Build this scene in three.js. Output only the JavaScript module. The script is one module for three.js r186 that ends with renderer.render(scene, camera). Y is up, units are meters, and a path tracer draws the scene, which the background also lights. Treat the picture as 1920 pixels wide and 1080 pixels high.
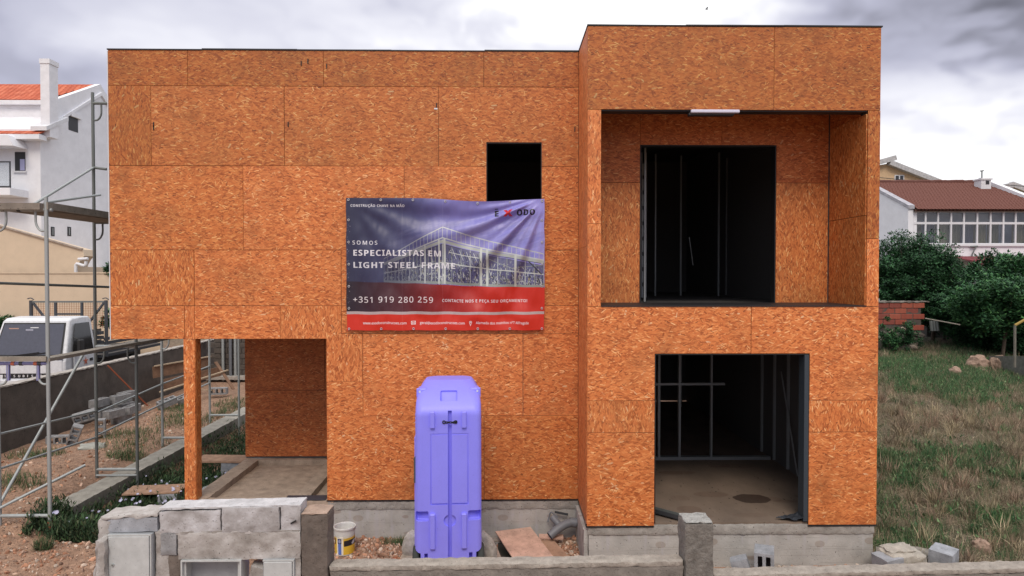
import * as THREE from 'three';
import { mergeGeometries } from 'three/addons/utils/BufferGeometryUtils.js';
import { RoundedBoxGeometry } from 'three/addons/geometries/RoundedBoxGeometry.js';
import { Brush, Evaluator, SUBTRACTION } from 'three-bvh-csg';
import { createNoise4D, createNoise3D, createNoise2D } from 'simplex-noise';

// ---------------------------------------------------------------- camera, sky, sun, exposure
const scene = new THREE.Scene();
const camera = new THREE.PerspectiveCamera(45.75, 16 / 9, 0.1, 2000);
camera.position.set(0, 4, 9.25);
camera.rotation.set(THREE.MathUtils.degToRad(-1.07), THREE.MathUtils.degToRad(-0.85), 0, 'YXZ');
camera.updateMatrixWorld();
const renderer = new THREE.WebGLRenderer({ antialias: true });
renderer.setSize(1024, 576);
renderer.toneMapping = THREE.LinearToneMapping;
renderer.toneMappingExposure = 1.12;
renderer.shadowMap.enabled = true;

function mulberry(a) { return () => { a = (a + 0x6d2b79f5) | 0; let t = Math.imul(a ^ (a >>> 15), 1 | a); t = (t + Math.imul(t ^ (t >>> 7), 61 | t)) ^ t; return ((t ^ (t >>> 14)) >>> 0) / 4294967296; }; }
const R = mulberry(20240);
const rr = (a, b) => a + (b - a) * R();
const pick = (a) => a[Math.floor(R() * a.length)];
const clamp = (x, a = 0, b = 1) => Math.min(b, Math.max(a, x));
const smooth = (a, b, x) => { const t = clamp((x - a) / (b - a)); return t * t * (3 - 2 * t); };
const lerp = (a, b, t) => a + (b - a) * t;
const n3 = createNoise3D(mulberry(7)), n2 = createNoise2D(mulberry(8)), n4 = createNoise4D(mulberry(9));
const fbm3 = (x, y, z, o = 5) => { let s = 0, a = 0.5, f = 1; for (let i = 0; i < o; i++) { s += a * n3(x * f, y * f, z * f); f *= 2.03; a *= 0.5; } return s; };
const fbm2 = (x, y, o = 4) => { let s = 0, a = 0.5, f = 1; for (let i = 0; i < o; i++) { s += a * n2(x * f, y * f); f *= 2.03; a *= 0.5; } return s; };

// overcast sky: grey cloud decks with brighter breaks, brighter overhead (as overcast skies are)
{
  const W = 1536, H = 768, data = new Float32Array(W * H * 4);
  const deg = 180 / Math.PI;
  // cloud banks that the photograph shows: azimuth (right of straight ahead), elevation, half sizes, depth of grey
  const banks = [[32, 21, 10, 7.5, 0.68], [41, 15, 6, 4, 0.5], [-39, 24, 10, 7, 0.62], [-17, 26, 20, 5, 0.22], [-34, 15, 9, 3, 0.16], [36, 9.5, 5, 1.6, 0.16], [-33, 12, 6, 3, 0.18]];
  const breaks = [[10, 22, 11, 6, 0.5], [34, 10.5, 10, 5.5, 0.5], [-28, 17, 6, 3, 0.12], [2, 19, 8, 2.5, 0.18]];
  for (let j = 0; j < H; j++) for (let i = 0; i < W; i++) {
    const u = (i + 0.5) / W, v = (j + 0.5) / H, el = (v - 0.5) * Math.PI, az = (u - 0.5) * 2 * Math.PI;
    const x = Math.cos(el) * Math.cos(az), y = Math.sin(el), z = Math.cos(el) * Math.sin(az);
    const yy = Math.max(y, 0), k = 1 / (yy + 0.22);
    const px = x * k * 1.5, pz = z * k * 1.5;
    const warp = fbm3(px * 0.8, pz * 0.8, 3, 4);
    const c = fbm3(px * 1.0 + warp * 0.7, 5.1, pz * 1.0 - warp * 0.5, 5);
    const c2 = fbm3(px * 2.6 + c, 9.3, pz * 2.6, 4);
    const a = Math.atan2(x, -z) * deg, e = el * deg;
    let d = 0, b = 0;
    for (const [ba, be, bw, bh, s] of banks) d += s * Math.exp(-(((a - ba + 2 * c2 + 4 * warp) / bw) ** 2) - (((e - be + 2.2 * c + 0.8 * c2) / bh) ** 2));
    for (const [ba, be, bw, bh, s] of breaks) b += s * Math.exp(-(((a - ba + 6 * c2) / bw) ** 2) - (((e - be + 3 * c) / bh) ** 2));
    let L = 0.70 + 0.34 * c + 0.08 * c2 + b;
    L *= 1 - clamp(d * (0.95 + 0.35 * c2 + 0.25 * c), 0, 0.8);
    L = clamp(L, 0.16, 1.25);
    L *= 1 + 1.1 * smooth(0.42, 1, yy);
    const tint = clamp((1.0 - L) * 1.0, 0, 0.5);
    const o = (j * W + i) * 4;
    let r = L * (1.0 - 0.20 * tint), g = L * (1.0 - 0.17 * tint), bl = L * (1.02 + 0.24 * tint);
    if (y < 0) { const t = smooth(0, -0.12, y); r = lerp(r, 0.14, t); g = lerp(g, 0.12, t); bl = lerp(bl, 0.10, t); }
    data[o] = r; data[o + 1] = g; data[o + 2] = bl; data[o + 3] = 1;
  }
  const sky = new THREE.DataTexture(data, W, H, THREE.RGBAFormat, THREE.FloatType);
  sky.mapping = THREE.EquirectangularReflectionMapping; sky.magFilter = THREE.LinearFilter; sky.minFilter = THREE.LinearFilter; sky.needsUpdate = true;
  scene.background = sky; scene.environment = sky;
}
const sun = new THREE.DirectionalLight(0xfff1e0, 1.5);
sun.position.set(-2, 34, 28); sun.target.position.set(0, 2, -2);
sun.castShadow = true; sun.shadow.radius = 45; sun.shadow.mapSize.set(2048, 2048);
Object.assign(sun.shadow.camera, { left: -30, right: 30, top: 30, bottom: -30, near: 1, far: 140 });
scene.add(sun, sun.target);

// ---------------------------------------------------------------- helpers
// the point seen at pixel (px, py) of the 1920 x 1080 photograph, on the plane d metres in front of the camera / at height y
const ray = (px, py) => new THREE.Vector3((px - 960) / 1280, -(py - 540) / 1280, -1).applyQuaternion(camera.quaternion);
const at = (px, py, d) => { const v = ray(px, py); return v.multiplyScalar(-d / v.z).add(camera.position); };
const onY = (px, py, y) => { const v = ray(px, py); return v.multiplyScalar((y - 4) / v.y).add(camera.position); };
const used = {};
const numbered = (n) => { used[n] = (used[n] ?? -1) + 1; return used[n] ? n + '_' + String(used[n]).padStart(3, '0') : n; };
function mesh(name, geo, mat, parent, pos, rot) {
  const m = new THREE.Mesh(Array.isArray(geo) ? merge(geo) : geo, mat);
  m.name = parent ? name : numbered(name); m.castShadow = m.receiveShadow = true;
  if (pos) m.position.set(...pos); if (rot) m.rotation.set(...rot);
  (parent ?? scene).add(m); return m;
}
function tag(o, label, category, group) { o.userData.label = label; o.userData.category = category; if (group) o.userData.group = group; return o; }
function thing(name, label, category, pos = [0, 0, 0], turn = 0, group) {
  const o = new THREE.Group(); o.name = numbered(name); o.position.set(...pos); o.rotation.y = turn; scene.add(o); return tag(o, label, category, group);
}
function struct(o) { o.userData.kind = 'structure'; return o; }
function stuff(o) { o.userData.kind = 'stuff'; return o; }
function copyOf(o, label, pos, turn, group) { const c = o.clone(); c.name = numbered(o.name.replace(/_\d{3}$/, '')); c.userData = { ...o.userData, label }; if (group) c.userData.group = group; c.position.set(...pos); if (Array.isArray(turn)) c.rotation.set(...turn); else c.rotation.set(0, turn, 0); scene.add(c); return c; }
const strip = (g) => { g = g.index ? g.toNonIndexed() : g; for (const k of Object.keys(g.attributes)) if (!['position', 'normal', 'uv'].includes(k)) g.deleteAttribute(k); g.clearGroups?.(); return g; };
const merge = (list) => mergeGeometries(list.map(strip), false);
// uv in metres, by the way each face points; s = metres per texture tile
function uvm(g, s = 1, ox = 0, oy = 0, turn = false) {
  g = strip(g); const p = g.attributes.position, uv = new Float32Array(p.count * 2);
  const a = new THREE.Vector3(), b = new THREE.Vector3(), c = new THREE.Vector3();
  for (let i = 0; i < p.count; i += 3) {
    a.fromBufferAttribute(p, i); b.fromBufferAttribute(p, i + 1); c.fromBufferAttribute(p, i + 2);
    const n = b.clone().sub(a).cross(c.clone().sub(a)); const ax = Math.abs(n.x), ay = Math.abs(n.y), az = Math.abs(n.z);
    [a, b, c].forEach((q, k) => {
      let u, v; if (ax > ay && ax > az) { u = q.z; v = q.y; } else if (ay > az) { u = q.x; v = q.z; } else { u = q.x; v = q.y; }
      if (turn) [u, v] = [v, u];
      uv[(i + k) * 2] = u / s + ox; uv[(i + k) * 2 + 1] = v / s + oy;
    });
  }
  g.setAttribute('uv', new THREE.BufferAttribute(uv, 2)); return g;
}
const box = (w, h, d, x = 0, y = 0, z = 0, s = 1) => uvm(new THREE.BoxGeometry(w, h, d).translate(x, y, z), s);
const box2 = (x0, y0, z0, x1, y1, z1, s = 1) => box(Math.abs(x1 - x0), Math.abs(y1 - y0), Math.abs(z1 - z0), (x0 + x1) / 2, (y0 + y1) / 2, (z0 + z1) / 2, s);
const rbox = (w, h, d, r = 0.01, seg = 2, s = 1) => uvm(new RoundedBoxGeometry(w, h, d, seg, r), s);
// box subdivided and broken up by noise, like cast or mortared concrete
function rough(w, h, d, amp = 0.008, cell = 0.05, seed = 0, s = 1, worn = 1) {
  const g = new THREE.BoxGeometry(w, h, d, Math.max(1, Math.round(w / cell)), Math.max(1, Math.round(h / cell)), Math.max(1, Math.round(d / cell)));
  const p = g.attributes.position;
  for (let i = 0; i < p.count; i++) {
    const x = p.getX(i), y = p.getY(i), z = p.getZ(i);
    const k = (o) => fbm3(x * 7 + seed, y * 7 + o, z * 7 - seed, 3) * amp * 2;
    const ex = Math.abs(x) > w / 2 - 1e-4, ey = Math.abs(y) > h / 2 - 1e-4, ez = Math.abs(z) > d / 2 - 1e-4;
    const edge = (ex + ey + ez) > 1 ? -amp * worn * (0.6 + 0.8 * Math.abs(n3(x * 11, y * 11, z * 11 + seed))) : 0;
    p.setXYZ(i, x + (ex ? Math.sign(x) * (k(0) + edge) : 0), y + (ey ? Math.sign(y) * (k(5) + edge) : 0), z + (ez ? Math.sign(z) * (k(9) + edge) : 0));
  }
  g.computeVertexNormals(); return uvm(g, s, seed * 0.37, seed * 0.61);
}
// stone: squashed, noisy icosahedron
function stone(r, sx, sy, sz, seed, amp = 0.28, det = 3) {
  const g = new THREE.IcosahedronGeometry(r, det), p = g.attributes.position, v = new THREE.Vector3();
  for (let i = 0; i < p.count; i++) { v.fromBufferAttribute(p, i).normalize(); const k = 1 + amp * fbm3(v.x * 1.3 + seed, v.y * 1.3, v.z * 1.3 - seed, 4) * 1.6; p.setXYZ(i, v.x * r * k * sx, v.y * r * k * sy, v.z * r * k * sz); }
  g.computeVertexNormals(); return uvm(g, 0.6);
}
const V = (a) => (a.isVector3 ? a.clone() : new THREE.Vector3(...a));
function tube(a, b, r, seg = 12) {
  a = V(a); b = V(b); const d = b.clone().sub(a), L = d.length();
  const g = new THREE.CylinderGeometry(r, r, L, seg, 1); g.translate(0, L / 2, 0);
  g.applyQuaternion(new THREE.Quaternion().setFromUnitVectors(new THREE.Vector3(0, 1, 0), d.normalize())); g.translate(a.x, a.y, a.z); return strip(g);
}
function bar(a, b, w, h) { // rectangular bar
  a = V(a); b = V(b); const d = b.clone().sub(a), L = d.length(); const g = new THREE.BoxGeometry(w, h, L);
  const m = new THREE.Matrix4().lookAt(a, b, new THREE.Vector3(0, 1, 0.001)); g.applyMatrix4(m); const c = a.add(b).multiplyScalar(0.5); g.translate(c.x, c.y, c.z); return uvm(g, 1);
}
const curveTube = (pts, r, seg = 24, rad = 10) => strip(new THREE.TubeGeometry(new THREE.CatmullRomCurve3(pts.map(V)), seg, r, rad, false));

// concrete block with n holes running along z
const hollow = (w, h, d, n, web = 0.028) => { // holes run along z, n across
    const s = new THREE.Shape([[-w / 2, -h / 2], [w / 2, -h / 2], [w / 2, h / 2], [-w / 2, h / 2]].map((p) => new THREE.Vector2(...p))), cw = (w - web * (n + 1)) / n;
    for (let i = 0; i < n; i++) { const x0 = -w / 2 + web + i * (cw + web), x1 = x0 + cw, y0 = -h / 2 + web, y1 = h / 2 - web, c = Math.min(cw, h) * 0.16, q = new THREE.Path(); q.setFromPoints([[x0 + c, y0], [x0, y0 + c], [x0, y1 - c], [x0 + c, y1], [x1 - c, y1], [x1, y1 - c], [x1, y0 + c], [x1 - c, y0]].map((p) => new THREE.Vector2(...p))); s.holes.push(q); }
    const g = new THREE.ExtrudeGeometry(s, { depth: d - 0.008, bevelEnabled: true, bevelSize: 0.004, bevelThickness: 0.004, bevelSegments: 1 }); g.translate(0, 0, -d / 2); return uvm(g, 0.8);
  };

// ---------------------------------------------------------------- textures
const canvas = (w, h) => { const c = document.createElement('canvas'); c.width = w; c.height = h; return c; };
function tex(c, srgb = true) { const t = new THREE.CanvasTexture(c); t.wrapS = t.wrapT = THREE.RepeatWrapping; if (srgb) t.colorSpace = THREE.SRGBColorSpace; t.anisotropy = 8; return t; }
const css = (r, g, b, a = 1) => `rgba(${r | 0},${g | 0},${b | 0},${a})`;
function osbTexture(seed) { // 2.5 m tile of pressed wood strands
  const rnd = mulberry(seed), S = 1024, c = canvas(S, S), x = c.getContext('2d'), bc = canvas(S, S), y = bc.getContext('2d');
  x.fillStyle = css(194, 112, 62); x.fillRect(0, 0, S, S); y.fillStyle = '#777'; y.fillRect(0, 0, S, S);
  const N = 15000;
  for (let i = 0; i < N; i++) {
    const px = rnd() * S, py = rnd() * S, t = rnd();
    const late = i / N, len = (14 + 34 * rnd()) * (late > 0.6 ? 0.85 : 1), wid = 3.5 + 7.5 * rnd();
    let ang = (rnd() + rnd() + rnd() - 1.5) * 0.8; if (rnd() < 0.1) ang = rnd() * 3.14;
    let col, hgt = 110 + 90 * rnd(), al = 0.45 + 0.4 * rnd(), thin = 1, shrt = 1;
    if (t < 0.46) { const k = rnd(); col = [184 + 26 * k, 100 + 24 * k, 52 + 18 * k]; }
    else if (t < 0.70) { const k = rnd(); col = [142 + 30 * k, 70 + 22 * k, 30 + 18 * k]; al *= 1.1; }
    else if (t < 0.90) { const k = rnd(); col = [208 + 20 * k, 132 + 22 * k, 78 + 22 * k]; thin = 0.7; }
    else if (t < 0.955) { const k = rnd(); col = [228 + 16 * k, 172 + 24 * k, 120 + 30 * k]; al = 0.65 + 0.35 * rnd(); thin = 0.6; }
    else if (t < 0.961) { const k = rnd(); col = [216, 180 + 14 * k, 150 + 20 * k]; al = 0.7; }
    else { const k = rnd(); col = [92 + 30 * k, 40 + 16 * k, 14 + 12 * k]; hgt = 40; al = 0.7 + 0.3 * rnd(); thin = 0.5; shrt = 0.7; }
    for (const ox of [0, -S, S]) for (const oy of [0, -S, S]) {
      const qx = px + ox, qy = py + oy; if (qx < -60 || qx > S + 60 || qy < -60 || qy > S + 60) continue;
      for (const [k, f] of [[x, css(...col, al)], [y, css(hgt, hgt, hgt, 0.8)]]) {
        k.save(); k.translate(qx, qy); k.rotate(ang); k.fillStyle = f; k.beginPath();
        const w = wid * thin, l = len * shrt;
        k.moveTo(-l / 2, -w * 0.2); k.lineTo(-l * 0.2, -w / 2); k.lineTo(l * 0.35, -w * 0.45); k.lineTo(l / 2, 0.1 * w); k.lineTo(l * 0.25, w / 2); k.lineTo(-l * 0.4, w * 0.42); k.closePath(); k.fill(); k.restore();
      }
    }
  }
  for (let i = 0; i < 60; i++) { x.fillStyle = rnd() < 0.5 ? css(110, 56, 26, 0.07) : css(226, 160, 110, 0.06); x.beginPath(); x.ellipse(150 + rnd() * 720, 150 + rnd() * 720, 40 + 110 * rnd(), 20 + 60 * rnd(), rnd() * 3, 0, 7); x.fill(); }
  return [tex(c), tex(bc, false)];
}
// grey-scale mottled map (multiplied by the material's colour), periodic; spots = pits and grains
function mottle(seed, { S = 512, lo = 0.62, hi = 1, freq = 4, spots = 900, spot = [0.25, 1.2], tintA = [1, 1, 1], tintB = [1, 1, 1], oct = 5, contrast = 1.6, stretch = 1 } = {}) {
  const rnd = mulberry(seed), c = canvas(S, S), x = c.getContext('2d'), im = x.createImageData(S, S), TAU = Math.PI * 2;
  for (let j = 0; j < S; j++) for (let i = 0; i < S; i++) {
    const u = (i / S) * TAU, v = (j / S) * TAU; let s = 0, a = 0.5, f = freq / TAU;
    for (let o = 0; o < oct; o++) { s += a * n4(Math.cos(u) * f + seed, Math.sin(u) * f, Math.cos(v) * f * stretch, Math.sin(v) * f * stretch - seed * 1.7); a *= 0.55; f *= 2.1; }
    const k = clamp(0.5 + s * 0.5 * contrast), L = lerp(lo, hi, k) * (0.95 + 0.1 * rnd()), o = (j * S + i) * 4;
    for (let q = 0; q < 3; q++) im.data[o + q] = clamp(L * lerp(tintA[q], tintB[q], k)) ** (1 / 2.2) * 255; im.data[o + 3] = 255;
  }
  x.putImageData(im, 0, 0);
  for (let i = 0; i < spots; i++) { const r = rr(spot[0], spot[1]) * (0.4 + rnd()), g = rnd() < 0.6 ? 30 + 50 * rnd() : 210 + 40 * rnd(); x.fillStyle = css(g, g * 0.97, g * 0.93, 0.25 + 0.4 * rnd()); x.beginPath(); x.ellipse(rnd() * S, rnd() * S, r * (1 + rnd()), r, rnd() * 3, 0, 7); x.fill(); }
  return c;
}
const std = (o) => new THREE.MeshStandardMaterial({ roughness: 0.9, ...o });
const rgb = (r, g, b) => new THREE.Color().setRGB(r, g, b);

const osbA = osbTexture(11), osbB = osbTexture(23);
const OSB_TINT = [[1.12, 1.14, 1.02], [1.02, 1.05, 0.86], [0.90, 0.93, 0.74], [1.18, 1.20, 1.10], [0.76, 0.76, 0.50], [0.90, 0.80, 0.62]];
const osbMats = OSB_TINT.flatMap((t) => [osbA, osbB].map(([m, b]) => std({ map: m, bumpMap: b, bumpScale: 0.0025, roughness: 0.62, color: rgb(...t.map((k) => k * 1.0)) })));
const concTex = tex(mottle(3, { freq: 5, spots: 1400, spot: [0.5, 1.6], lo: 0.55 })), concBump = tex(mottle(5, { freq: 10, spots: 3000, spot: [0.6, 1.8], lo: 0.2, contrast: 2 }), false);
const fineTex = tex(mottle(9, { freq: 9, spots: 300, lo: 0.8, spot: [0.4, 1] }));
const conc = (r, g, b, bump = 0.006) => std({ map: concTex, bumpMap: concBump, bumpScale: bump, color: rgb(r, g, b), roughness: 0.95 });
const wallTex = tex(mottle(15, { freq: 3, spots: 900, spot: [0.5, 1.6], lo: 0.5, tintA: [0.92, 0.86, 0.82], tintB: [1, 1, 1.02], contrast: 2.1 })); const wallBump = tex(mottle(16, { freq: 3.5, spots: 500, lo: 0.1, contrast: 2.2, oct: 6 }), false);
const wallMat = (r, g, b) => std({ map: wallTex, bumpMap: wallBump, bumpScale: 0.016, color: rgb(r, g, b), roughness: 0.95 });
const M = {
  concrete: conc(0.46, 0.44, 0.41), block: conc(0.33, 0.33, 0.34, 0.008), blockPale: wallMat(0.54, 0.54, 0.55), mortar: wallMat(0.50, 0.485, 0.465), blockNew: conc(0.40, 0.42, 0.46, 0.004),
  pier: conc(0.17, 0.14, 0.12, 0.008), pierTop: conc(0.45, 0.33, 0.26, 0.006), oldConc: conc(0.24, 0.215, 0.19, 0.012), mossConc: conc(0.215, 0.20, 0.18, 0.014), copingConc: conc(0.40, 0.36, 0.315, 0.012),
  darkWall: conc(0.125, 0.105, 0.092, 0.006), paleTop: conc(0.5, 0.46, 0.42, 0.006), slab: conc(0.47, 0.365, 0.285, 0.004), beam: conc(0.42, 0.395, 0.345, 0.006), rubble: conc(0.5, 0.42, 0.34, 0.01),
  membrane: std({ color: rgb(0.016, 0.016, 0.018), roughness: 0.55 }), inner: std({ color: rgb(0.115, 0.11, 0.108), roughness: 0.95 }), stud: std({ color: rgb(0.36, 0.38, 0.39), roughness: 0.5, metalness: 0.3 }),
  galv: std({ color: rgb(0.40, 0.43, 0.43), roughness: 0.5, metalness: 0.25, map: fineTex }), galvDark: std({ color: rgb(0.17, 0.185, 0.18), roughness: 0.55, metalness: 0.2, map: fineTex }), lilac: std({ color: rgb(0.24, 0.24, 0.46), roughness: 0.5, metalness: 0.15, map: fineTex }), rust: std({ color: rgb(0.35, 0.10, 0.05), roughness: 0.9, map: fineTex }), redCoup: std({ color: rgb(0.5, 0.13, 0.07), roughness: 0.7 }),
  ply: conc(0.50, 0.31, 0.21, 0.002), plyPink: conc(0.70, 0.46, 0.36, 0.002), plank: conc(0.36, 0.32, 0.27, 0.003), timber: conc(0.28, 0.16, 0.10, 0.003), timberPale: conc(0.52, 0.40, 0.28, 0.003), plankDark: conc(0.30, 0.26, 0.22, 0.003),
  white: std({ color: rgb(0.74, 0.75, 0.78), roughness: 0.7, map: fineTex }), whiteWall: std({ color: rgb(0.83, 0.84, 0.88), map: tex(mottle(31, { freq: 3, spots: 60, lo: 0.86, spot: [0.5, 1.5] })) }), cream: std({ color: rgb(0.66, 0.53, 0.39), map: tex(mottle(32, { freq: 3, spots: 60, lo: 0.86 })) }), yellowWall: std({ color: rgb(0.62, 0.44, 0.27), map: fineTex }), limeWall: std({ color: rgb(0.58, 0.55, 0.28), map: fineTex }),
  metalWhite: std({ color: rgb(0.52, 0.54, 0.54), roughness: 0.4, map: fineTex }), metalIn: std({ color: rgb(0.36, 0.38, 0.40), roughness: 0.5, map: fineTex }), dark: std({ color: rgb(0.02, 0.02, 0.024), roughness: 0.5 }), black: std({ color: rgb(0.012, 0.012, 0.013), roughness: 0.6 }), frame: std({ color: rgb(0.68, 0.69, 0.72), roughness: 0.6 }),
  glassDark: new THREE.MeshPhysicalMaterial({ color: rgb(0.03, 0.032, 0.036), roughness: 0.08, metalness: 0, specularIntensity: 1 }), steelDark: std({ color: rgb(0.07, 0.075, 0.085), roughness: 0.5, metalness: 0.4 }), pvc: std({ color: rgb(0.15, 0.16, 0.18), roughness: 0.5 }), rubber: std({ color: rgb(0.035, 0.04, 0.038), roughness: 0.85 }),
};

// ---------------------------------------------------------------- ground
function groundY(x, z) {
  const back = -z;
  let h = 0.02 * fbm2(x * 1.3, z * 1.3, 3) + 0.05 * fbm2(x * 0.35 + 9, z * 0.35, 3);
  if (x > 4.9) h += smooth(4.9, 5.8, x) * clamp((back - 0.4) / 13.1, 0, 1.15) * 1.4 + smooth(6, 12, x) * 0.12;
  if (x < -4.6) {
    const tr = smooth(-4.7, -5.1, x) * smooth(-7.1, -6.8, x) * smooth(-0.9, -1.6, z) * smooth(-13, -11, z); h -= 0.32 * tr;
    h += 0.13 * Math.exp(-(((x + 7.3) / 0.45) ** 2) - (((z + 1.35) / 0.4) ** 2)) + smooth(-7.25, -7.55, x) * 0.06 * smooth(-0.6, -1.3, z) + smooth(-7.2, -8, x) * (0.1 + 0.22 * Math.exp(-(((x + 9) / 1.1) ** 2) - (((z + 3.6) / 1.6) ** 2)) * (1 + 0.4 * fbm2(x * 2, z * 2)));
    h = lerp(h, 0.8, smooth(-11.0, -11.25, x) * smooth(4, 2, z));
  }
  h += smooth(16, 34, back) * 1.4 + smooth(30, 120, back) * 1.5;
  if (z > 3.8) h = lerp(h, 0.5, smooth(3.8, 4.3, z));
  return h;
}
const grassMask = (x, z) => smooth(5.2, 5.7, x + 0.5 * fbm2(x * 1.5, z * 1.5)) * smooth(2.2, 0.4, z + 0.6 * fbm2(x, z + 30));
{
  const axis = (lo, hi, a, b, step, far) => { const v = []; let s = step, q = a; while (q > lo) { v.push(q); s *= 1.18; q -= s; } v.push(lo); v.reverse(); for (q = a + step; q < b; q += step) v.push(q); s = step; while (q < hi) { v.push(q); s *= 1.18; q += s; } v.push(hi); return v; };
  const xs = axis(-400, 400, -13, 15, 0.14), zs = axis(-500, 120, -16, 5, 0.14);
  const pos = [], col = [], uv = [], idx = [], C = new THREE.Color();
  for (const z of zs) for (const x of xs) {
    pos.push(x, groundY(x, z), z); uv.push(x / 2.2, z / 2.2);
    const n = fbm2(x * 0.9, z * 0.9), n1 = fbm2(x * 2.7 + 5, z * 2.7);
    const soil = [0.40 + 0.08 * n, 0.245 + 0.055 * n, 0.165 + 0.04 * n], dry = [0.25 + 0.06 * n1, 0.19 + 0.04 * n1, 0.135], grn = [0.07, 0.11, 0.055];
    const gm = Math.max(grassMask(x, z), smooth(-15, -24, z), smooth(-11, -12, x) * 0.2), k = clamp(0.35 + 1.1 * n1 + 0.5 * n);
    for (let i = 0; i < 3; i++) col.push(lerp(soil[i], lerp(dry[i], grn[i], k), gm));
  }
  const nx = xs.length; for (let j = 0; j < zs.length - 1; j++) for (let i = 0; i < nx - 1; i++) { const a = j * nx + i; idx.push(a, a + nx, a + 1, a + 1, a + nx, a + nx + 1); }
  const g = new THREE.BufferGeometry(); g.setAttribute('position', new THREE.Float32BufferAttribute(pos, 3)); g.setAttribute('color', new THREE.Float32BufferAttribute(col, 3)); g.setAttribute('uv', new THREE.Float32BufferAttribute(uv, 2)); g.setIndex(idx); g.computeVertexNormals();
  const soilMap = tex(mottle(41, { S: 1024, freq: 12, spots: 9000, spot: [0.8, 2.6], lo: 0.5, hi: 1, contrast: 2 }));
  struct(mesh('ground', g, std({ map: soilMap, bumpMap: soilMap, bumpScale: 0.02, vertexColors: true, roughness: 1 })));
}

// ---------------------------------------------------------------- the unfinished house
const house = thing('unfinished_house', 'two storey flat roofed house under construction clad in raw orange strand board', 'house');
const TH = 0.018;
// one board in the plane: pts in (a, b) coordinates; face 'z' -> x,y at z ; face 'x' -> z,y at x (looking to -x)
function board(pts, z, { vert = false, face = 'z', parent = house, mat, tone } = {}) {
  if (pts.length === 4 && typeof pts[0] === 'number') { const [x0, y0, x1, y1] = pts; pts = [[x0, y0], [x1, y0], [x1, y1], [x0, y1]]; }
  const cx = pts.reduce((s, p) => s + p[0], 0) / pts.length, cy = pts.reduce((s, p) => s + p[1], 0) / pts.length;
  const A = pts.reduce((s, p, i) => { const q = pts[(i + 1) % pts.length]; return s + p[0] * q[1] - q[0] * p[1]; }, 0);
  if (A < 0) pts = pts.slice().reverse();
  const n = pts.length, q = pts.map((p, i) => { // inset every edge by half the joint
    const a = pts[(i + n - 1) % n], b = pts[(i + 1) % n]; const e1 = [p[0] - a[0], p[1] - a[1]], e2 = [b[0] - p[0], b[1] - p[1]];
    const l1 = Math.hypot(...e1), l2 = Math.hypot(...e2); const ga = rr(0.003, 0.0062), gb = rr(0.003, 0.0062); return [p[0] - (e1[1] / l1) * ga - (e2[1] / l2) * gb, p[1] + (e1[0] / l1) * ga + (e2[0] / l2) * gb];
  });
  const s = new THREE.Shape(q.map((p) => new THREE.Vector2(p[0], p[1])));
  let g = new THREE.ExtrudeGeometry(s, { depth: TH - 0.004, bevelEnabled: true, bevelSize: 0.002, bevelThickness: 0.002, bevelSegments: 1 });
  g = uvm(g, 2.5, R() * 7, R() * 7, vert);
  if (face === 'x') { g.rotateY(-Math.PI / 2); g.translate(z, 0, 0); } else g.translate(0, 0, z + 0.002);
  const wob = rr(-0.003, 0.002); g.translate(face === 'x' ? wob : 0, 0, face === 'x' ? 0 : wob);
  return mesh('strand_board', g, mat ?? osbMats[(tone ?? Math.floor(R() * 5)) * 2 + (R() < 0.5 ? 0 : 1)], parent);
}
const ZL = -1.07 - TH, ZR = -TH; // back faces of the two front claddings
const XL = -5.87, XM = 1.16, XR = 5.15, TOP = 7.36, BOT = 0.59;
{ // left front
  const r1 = [XL, -4.69, -2.67, -0.27, XM]; for (let i = 0; i < 4; i++) board([r1[i], 6.83, r1[i + 1], TOP], ZL, { tone: 4 });
  board([XL, 5.64, -5.24, 6.83], ZL, { vert: true, tone: 4 }); board([-5.24, 5.64, -3.26, 6.83], ZL, { tone: 2 }); board([-3.26, 5.64, -0.95, 6.83], ZL, { tone: 2 });
  board([[-0.95, 5.64], [-0.23, 5.64], [-0.23, 6.0], [0.6, 6.0], [0.6, 5.64], [XM, 5.64], [XM, 6.83], [-0.95, 6.83]], ZL, { tone: 2 });
  board([XL, 4.38, -3.88, 5.64], ZL, { tone: 1 }); board([-3.88, 4.38, -1.47, 5.64], ZL, { tone: 0 });
  board([-1.47, 4.38, -0.23, 5.64], ZL, { tone: 0 }); board([0.6, 4.38, XM, 5.64], ZL, { tone: 1 });
  board([XL, 3.54, -4.62, 4.38], ZL, { vert: true, tone: 1 }); board([-4.62, 3.54, -2.42, 4.38], ZL, { tone: 0 }); board([-2.42, 3.54, -0.05, 4.38], ZL, { tone: 0 }); board([-0.05, 3.54, XM, 4.38], ZL, { tone: 1 });
  board([-0.23, 4.38, 0.6, 4.62], ZL);
  board([XL, 3.04, -4.77, 3.54], ZL, { tone: 0 }); board([-4.77, 3.04, -4.62, 3.54], ZL, { vert: true, tone: 3 }); board([-4.62, 3.04, -3.34, 3.54], ZL, { tone: 3 });
  board([[-3.34, 3.04], [-2.65, 3.04], [-2.65, 2.39], [-2.1, 2.39], [-2.1, 3.12], [-2.42, 3.12], [-2.42, 3.54], [-3.34, 3.54]], ZL, { vert: true, tone: 0 });
  board([-2.42, 3.12, -0.05, 3.54], ZL, { tone: 0 }); board([-0.05, 3.12, XM, 3.54], ZL, { tone: 0 });
  board([[-2.65, BOT], [-0.27, BOT], [-0.27, 1.87], [-2.1, 1.87], [-2.1, 2.39], [-2.65, 2.39]], ZL, { vert: false, tone: 0 });
  board([-2.1, 1.87, 0.32, 3.12], ZL, { tone: 3 }); board([0.32, 1.87, XM, 3.12], ZL, { tone: 0 }); board([-0.27, BOT, XM, 1.87], ZL, { tone: 1 });
}
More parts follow.
